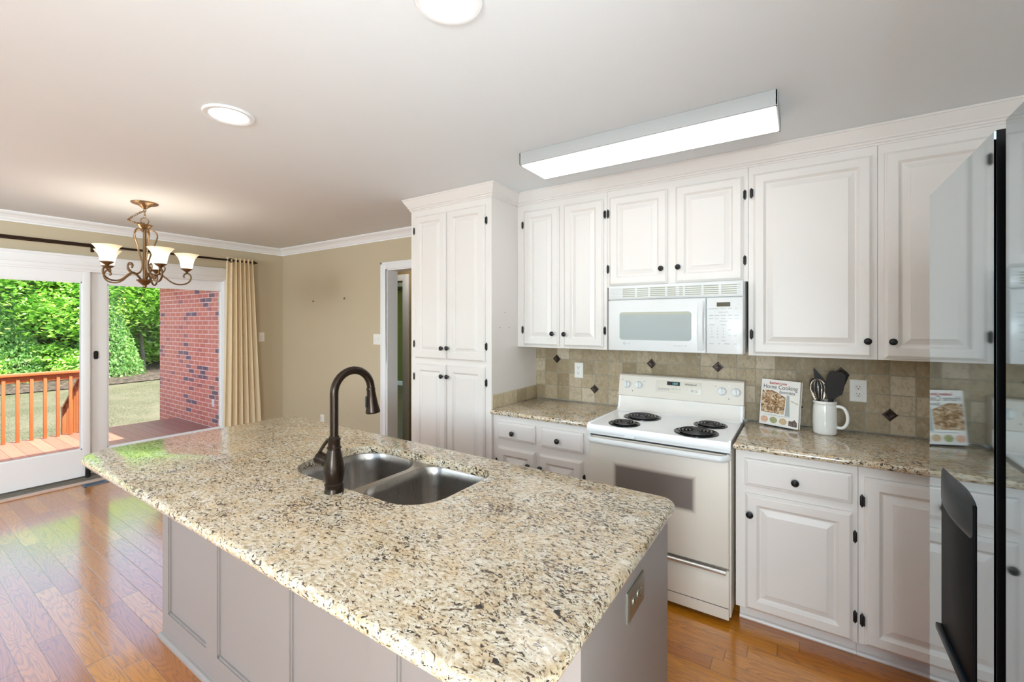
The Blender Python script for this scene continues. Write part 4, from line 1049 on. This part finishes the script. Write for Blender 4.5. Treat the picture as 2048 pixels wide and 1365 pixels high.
def can(x, y, label):
    t = thing('recessed_light', label, 'ceiling light', (x, y, CEIL-.012), 'recessed ceiling lights')
    m = MB(); m.lathe((x, y, CEIL-.0005), (0, 0, -1), [(.104, 0), (.104, .004), (.100, .009), (.088, .010), (.078, .006), (.076, .0)], 44, cap0=False, cap1=False); m.build('trim_ring', 'trim_paint', t)
    m = MB(); m.lathe((x, y, CEIL-.001), (0, 0, -1), [(.0765, 0), (.0765, .004)], 44); m.build('lens', 'can_lens', t)
    return t
c0 = can(-2.208, .975, 'round recessed ceiling light on the left, over the island')
dup(c0, (-.877, .985, CEIL-.012), 'round recessed ceiling light cut by the top edge of the picture')
for i, (x, y) in enumerate(((-3.6, -.9), (-4.9, -.9))):  # further recessed lights, added out of view for fill
    dup(c0, (x, y, CEIL-.012), 'round recessed ceiling light added behind the camera for fill')

# ---------------------------------------------------------------- chandelier
cx0, cy0 = -4.396, 1.322
ch = thing('chandelier', 'bronze five-arm scroll chandelier with glowing alabaster shades', 'chandelier', (cx0, cy0, CEIL))
MB().lathe((cx0, cy0, CEIL-.0005), (0, 0, -1), [(.088, 0), (.088, .006), (.078, .012), (.045, .020), (.028, .034), (.014, .046), (.006, .052)], 32).build('ceiling_canopy', 'chandelier_bronze', ch)
def lnk(m, c, d, r1_=.016, r2_=.009, roll=0.0):
    d = Vector(d).normalized(); s_ = d.orthogonal().normalized(); s_ = Matrix.Rotation(roll, 3, d) @ s_
    m.tube([Vector(c)+d*math.cos(t)*r1_+s_*math.sin(t)*r2_ for t in (2*PI*k/14 for k in range(14))], .0022, 6, closed=True)
m = MB(); lnk(m, (cx0, cy0, 2.409), (0, 0, 1), .014, .010); lnk(m, (cx0, cy0, 2.385), (0, 0, 1), .018, .007, PI/2); lnk(m, (cx0, cy0, 2.362), (0, 0, 1), .012, .007)
pp = bez([(cx0, cy0, 2.405), (cx0-.005, cy0-.03, 2.385), (cx0-.01, cy0-.075, 2.345), (cx0-.01, cy0-.098, 2.318), (cx0-.005, cy0-.07, 2.303), (cx0, cy0-.035, 2.300), (cx0, cy0-.01, 2.305)], 3)
for i, (a, b) in enumerate(zip(pp, pp[1:])): lnk(m, (a+b)/2, b-a, .0125, .007, (i % 2)*PI/2)
m.build('chain', 'chandelier_bronze', ch)
MB().tube([(cx0, cy0+.026*math.cos(t), 2.324+.026*math.sin(t)) for t in (2*PI*k/24 for k in range(24))], .0035, 8, closed=True).build('hanging_ring', 'chandelier_bronze', ch)
MB().lathe((cx0, cy0, 2.300), (0, 0, -1), [(.006, 0), (.02, .003), (.052, .006), (.054, .010), (.046, .014), (.036, .030), (.020, .042), (.012, .046), (.012, .052), (.0125, .43), (.014, .44), (.052, .447), (.054, .452), (.040, .466), (.024, .482), (.012, .490), (.014, .496), (.012, .504), (.003, .510)], 26).build('stem', 'chandelier_bronze', ch)
view = math.atan2(.958, .288)      # direction that reads as "right" from the kitchen
for k in range(5):
    th_ = view+math.radians(2+72*k); dv = Vector((math.cos(th_), math.sin(th_), 0)); O = Vector((cx0, cy0, 0))
    at = lambda r, z_: O+dv*r+Vector((0, 0, z_))
    m = MB(); m.tube(bez([at(.018, 1.846), at(.040, 1.868), at(.066, 1.896), at(.095, 1.904), at(.130, 1.880), at(.165, 1.848), at(.205, 1.830), at(.250, 1.832), at(.285, 1.852), at(.300, 1.884), at(.294, 1.914), at(.274, 1.926), at(.256, 1.916), at(.250, 1.898), at(.258, 1.888)], 5), .0062, 8, flat=1.2)
    arm = m.build('arm', 'chandelier_bronze', ch)
    m = MB(); m.tube(bez([at(.014, 2.238), at(.030, 2.252), at(.060, 2.250), at(.078, 2.220), at(.074, 2.180), at(.056, 2.120), at(.036, 2.050), at(.022, 1.985), at(.026, 1.930), at(.052, 1.902), at(.090, 1.904), at(.118, 1.926), at(.128, 1.955), at(.116, 1.976), at(.096, 1.972), at(.090, 1.956), at(.098, 1.948)], 5), .0052, 8, flat=1.1)
    m.build('scroll', 'chandelier_bronze', ch)
    c_ = at(.272, 0)
    MB().lathe((c_.x, c_.y, 1.930), (0, 0, 1), [(.008, 0), (.014, .010), (.030, .022), (.040, .030), (.041, .034), (.030, .035)], 22).build('cup', 'chandelier_bronze', arm)
    MB().lathe((c_.x, c_.y, 1.962), (0, 0, 1), [(.036, 0), (.040, .010), (.044, .035), (.050, .065), (.060, .092), (.074, .112), (.086, .124), (.083, .124), (.071, .110), (.057, .090), (.047, .065), (.041, .035), (.037, .012)], 30, cap0=True, cap1=False).build('lamp_shade', 'alabaster_shade', arm)
    ld = bpy.data.lights.new('bulb', 'POINT'); ld.energy = .6; ld.color = (1, .94, .86); ld.shadow_soft_size = .03
    lo = bpy.data.objects.new('bulb', ld); COL.objects.link(lo); lo.location = (c_.x, c_.y, 2.07)

# ---------------------------------------------------------------- outside
DK = -.15
struct(MB().box(-9.15, XL-.15, -3.0, 3.20, DK-.04, DK), 'floor_deck', 'deck_boards', 'stained timber deck outside the sliding door')
struct(MB().box(-9.19, -9.15, -3.0, 3.20, DK-.26, DK-.002), 'trim_deck', 'deck_edge_wood')
bw = MB(); bw.box(-9.93, XL-.141, 3.21, 3.46, -.85, 2.185); struct(bw, 'wall_brick', 'red_brick', 'red brick house wall beside the deck')
sf = MB(); sf.box(-10.1, XL-.141, 3.02, 4.0, 2.19, 2.33); struct(sf, 'roof_eave', 'soffit_white')
struct(MB().box(XL-.5, XR+.5, YN-.5, YB+6, CEIL+.24, CEIL+.5), 'roof', 'soffit_white')
plate('outlet', 'grey weatherproof outlet box on the outdoor brick wall', TR(-7.78, 3.21, .24), mat='outlet_white')
# railing along the deck front
rl = thing('deck_railing', 'orange-stained wooden deck railing across the deck front', 'railing', (-9.1, .4, DK))
RX = -9.09; ry0, ry1 = -2.9, 2.02
MB().box(RX-.07, RX+.07, ry0, ry1+.05, .765, .803, .006).build('top_rail', 'rail_wood', rl)
MB().box(RX-.019, RX+.019, ry0, ry1, .675, .765, .003).build('upper_rail', 'rail_wood', rl)
for y in (ry1, -.4, ry0): MB().box(RX-.045, RX+.045, y-.045, y+.045, DK, .764, .004).build('post', 'rail_wood', rl)
y = 1.845
while y > ry0+.1:
    if abs(y+.4) > .07: MB().box(RX+.0, RX+.036, y-.018, y+.018, DK, .74, .002).build('baluster', 'rail_wood', rl)
    y -= .132
# stair with side rail
st_ = thing('stair_railing', 'orange-stained handrail sloping down beside the deck steps', 'railing', (-9.7, 2.02, -.6))
def srl(x): return (x+9.15)*.62
m = MB(); m.loops([[(-9.166, 1.98, .74), (-9.166, 2.06, .74), (-9.166, 2.06, .78), (-9.166, 1.98, .78)], [(-10.25, 1.98, .75+srl(-10.25)), (-10.25, 2.06, .75+srl(-10.25)), (-10.25, 2.06, .79+srl(-10.25)), (-10.25, 1.98, .79+srl(-10.25))]], cap0=True); m.build('handrail', 'rail_wood', st_)
MB().box(-10.29, -10.20, 1.975, 2.065, -.86, .12, .004).build('post', 'rail_wood', st_)
for k in range(7):
    x = -9.27-k*.13; MB().box(x-.018, x+.018, 2.0, 2.036, DK+srl(x)-.05, .75+srl(x)).build('baluster', 'rail_wood', st_)
sp = thing('deck_steps', 'wooden steps going down from the deck to the lawn', 'steps', (-9.6, 2.6, -.8))
for k in range(3): MB().box(-9.20-.28*(k+1), -9.19-.28*k, 2.07, 3.19, DK-.19-.17*k, DK-.15-.17*k, .003).build('tread', 'deck_boards', sp)
for y in (2.07, 3.15):
    m = MB(); m.loops([[(-9.19, y, -.70), (-9.19, y, -.20), (-10.12, y, -.72), (-10.12, y, -.85), (-9.5, y, -.85)], [(-9.19, y+.04, -.70), (-9.19, y+.04, -.20), (-10.12, y+.04, -.72), (-10.12, y+.04, -.85), (-9.5, y+.04, -.85)]], cap0=True); m.build('stringer', 'rail_wood', sp)

GZ = -.82
def ground_z(x, y):
    t = max(0, (-x-10)/14); return GZ+.22*min(t, 1)+max(0, (-x-25))*.10+.05*math.sin(x*.7)*math.sin(y*.5)
def terrain(x0, x1, y0, y1, nx, ny, off, name, mat):
    m = MB(); gr_ = [[m.v((x0+(x1-x0)*i/nx, y0+(y1-y0)*j/ny, ground_z(x0+(x1-x0)*i/nx, y0+(y1-y0)*j/ny)+off)) for j in range(ny+1)] for i in range(nx+1)]
    for i in range(nx):
        for j in range(ny): m.f([gr_[i][j], gr_[i+1][j], gr_[i+1][j+1], gr_[i][j+1]], True)
    struct(m, name, mat)
terrain(-22, XL-.2, -16, 26, 60, 60, 0, 'ground_lawn', 'lawn_grass')
terrain(-60, -20.3, -30, 45, 60, 60, .03, 'ground_woods', 'leaf_litter')

def leaves_mesh(name, n, rx, rz, size, mat, seed, cedar=False):
    rnd = random.Random(seed); vs = []; fs = []
    clumps = [(Vector((rnd.gauss(0, 1), rnd.gauss(0, 1), rnd.gauss(0, 1))).normalized()*(.45+.55*rnd.random()), .22+.20*rnd.random()) for _ in range(46)]
    for i in range(n):
        c, r = clumps[rnd.randrange(len(clumps))]
        p = c+Vector([max(-1.8, min(1.8, rnd.gauss(0, s__))) for s__ in (1, 1, .55)])*r*.62
        if cedar:
            h = rnd.random(); rr = (1-h)**.8*(.55+.45*rnd.random())+.05; a = rnd.random()*2*PI; p = Vector((rr*math.cos(a), rr*math.sin(a), 2*h-1-.25*rr))
        P_ = Vector((p.x*rx, p.y*rx, p.z*rz))
        nrm = Vector((rnd.gauss(0, .55), rnd.gauss(0, .55), 1)).normalized() if not cedar else Vector((rnd.gauss(0, 1), rnd.gauss(0, 1), rnd.gauss(0, .6))).normalized()
        u_ = nrm.orthogonal().normalized(); u_ = Matrix.Rotation(rnd.random()*2*PI, 3, nrm) @ u_; w_ = nrm.cross(u_)
        s_ = size*(.6+.8*rnd.random()); k = len(vs); dz_ = Vector((0, 0, -.25*s_))
        vs += [P_-u_*s_+dz_*.3, P_+w_*s_*.5, P_+u_*s_+dz_, P_-w_*s_*.5]; fs.append((k, k+1, k+2, k+3))
    me = bpy.data.meshes.new(name); me.from_pydata([tuple(v_) for v_ in vs], [], fs); me.update(); me.materials.append(MATS[mat]); return me
CR = [leaves_mesh('crown', 13000, 2.6, 2.8, .10, 'leaf_bright', 1), leaves_mesh('crown', 12000, 2.4, 3.2, .10, 'leaf_mid', 2), leaves_mesh('crown', 9000, 1.5, 1.9, .075, 'leaf_cedar', 3, True),
      leaves_mesh('crown', 6000, 1.3, .9, .08, 'leaf_bright', 4), leaves_mesh('crown', 11000, 2.5, 3.0, .11, 'leaf_bright', 5)]
kinds = {0: ('bright green broadleaf tree', 2.6), 1: ('darker green broadleaf tree', 2.4), 2: ('feathery green cedar', 1.9), 3: ('low bright green shrub', .7), 4: ('spreading yellow-green tree', 2.6)}
def tree(x, y, k, ch_, s=1.0, rz=0.0, label='', tr=.10):
    gz = ground_z(x, y)+.02
    nm = {2: 'cedar_tree', 3: 'shrub'}.get(k, 'broadleaf_tree')
    t = thing(nm, label, 'shrub' if k == 3 else 'tree', (x, y, gz), 'shrubs at the edge of the woods' if k == 3 else 'trees behind the lawn')
    rnd = random.Random(int(x*10+y)); top_ = ch_+.6
    pts = bez([(x, y, gz), (x+rnd.uniform(-.15, .15), y+rnd.uniform(-.15, .15), gz+top_*.5), (x+rnd.uniform(-.3, .3), y+rnd.uniform(-.3, .3), gz+top_)], 5)
    m = MB(); m.tube(pts, tr, 9, rs=[tr*(1.15-.7*i/(len(pts)-1)) for i in range(len(pts))])
    if k not in (2, 3):
        for q_ in range(5):
            a = q_*1.3+rnd.random(); h = .45+.1*q_; b_ = pts[int(h*(len(pts)-1))]
            m.tube([b_, b_+Vector((math.cos(a)*.8, math.sin(a)*.8, .55)), b_+Vector((math.cos(a)*1.6, math.sin(a)*1.6, 1.2))], tr*.35, 6, rs=[tr*.4, tr*.25, tr*.1])
    m.build('trunk', 'bark', t)
    c_ = bpy.data.objects.new('crown', CR[k]); COL.objects.link(c_); c_.parent = t; c_.location = (0, 0, ch_); c_.rotation_euler = (0, 0, rz); c_.scale = (s, s, s)
FR = [(-24.6, 4.0, 0, 3.3, 1.0), (-25.4, 2.6, 4, 3.1, 1.0), (-24.2, 1.2, 0, 3.6, .95), (-25.2, -.8, 1, 3.4, 1.0), (-24.9, -3.2, 4, 3.5, 1.0), (-25.4, -6.0, 0, 3.6, 1.0),
      (-25.6, 5.6, 1, 3.4, 1.0), (-24.8, 7.4, 0, 3.5, 1.0), (-25.9, 9.8, 1, 3.7, 1.05), (-25.4, 12.5, 4, 3.6, 1.1)]
BKT = [(-28.5, 3.2, 1, 5.0, 1.25), (-29, 6.2, 0, 5.2, 1.3), (-28.6, .4, 4, 5.2, 1.25), (-29.5, 8.8, 1, 5.4, 1.3), (-29.2, -2.6, 1, 5.3, 1.3), (-29.5, 12, 0, 5.4, 1.35), (-29.5, -6, 0, 5.2, 1.35),
       (-33, 5, 1, 4.6, 1.6), (-33.5, 9.5, 4, 5.2, 1.6), (-33, 1.0, 1, 4.8, 1.6), (-33.5, -4, 1, 5, 1.6), (-33.5, 14, 1, 5, 1.6)]
CD = [(-23.6, 3.15, 2, 1.6, .8), (-23.2, 5.75, 2, 1.75, .85), (-23.9, -.2, 2, 1.8, .9)]
SH = [(-23.6, 4.3, 3, .6, .8), (-23.4, 2.0, 3, .6, .8), (-27.0, 3.4, 3, .8, 1.5), (-27.0, 5.6, 3, .8, 1.6), (-27.2, 1.2, 3, .8, 1.6), (-27.4, 7.8, 3, .8, 1.6)]
names = ['first', 'second', 'third', 'fourth', 'fifth', 'sixth', 'seventh', 'eighth', 'ninth', 'tenth', 'eleventh', 'twelfth']
for i, (x, y, k, c_, s) in enumerate(FR):
    tree(x, y, k, c_, s, i*1.1, '%s at the lawn edge, %s from the brick wall' % (kinds[k][0], names[sorted([q_[1] for q_ in FR], reverse=True).index(y)]))
for i, (x, y, k, c_, s) in enumerate(BKT):
    tree(x, y, k, c_, s, i*1.7, '%s deep in the woods, %s from the brick wall' % (kinds[k][0], names[sorted([q_[1] for q_ in BKT], reverse=True).index(y)]), .16)
for i, (x, y, k, c_, s) in enumerate(CD):
    tree(x, y, k, c_, s, i*.9, ['feathery green cedar seen through the left door pane', 'feathery green cedar nearest the brick wall corner', 'feathery green cedar at the far left of the lawn edge'][i], .07)
for i, (x, y, k, c_, s) in enumerate(SH):
    tree(x, y, k, c_, s, i*.7, '%s %s, %s from the brick wall' % (kinds[k][0], 'on the lawn edge' if x > -25 else 'under the trees', names[sorted([q_[1] for q_ in SH], reverse=True).index(y)]), .03)
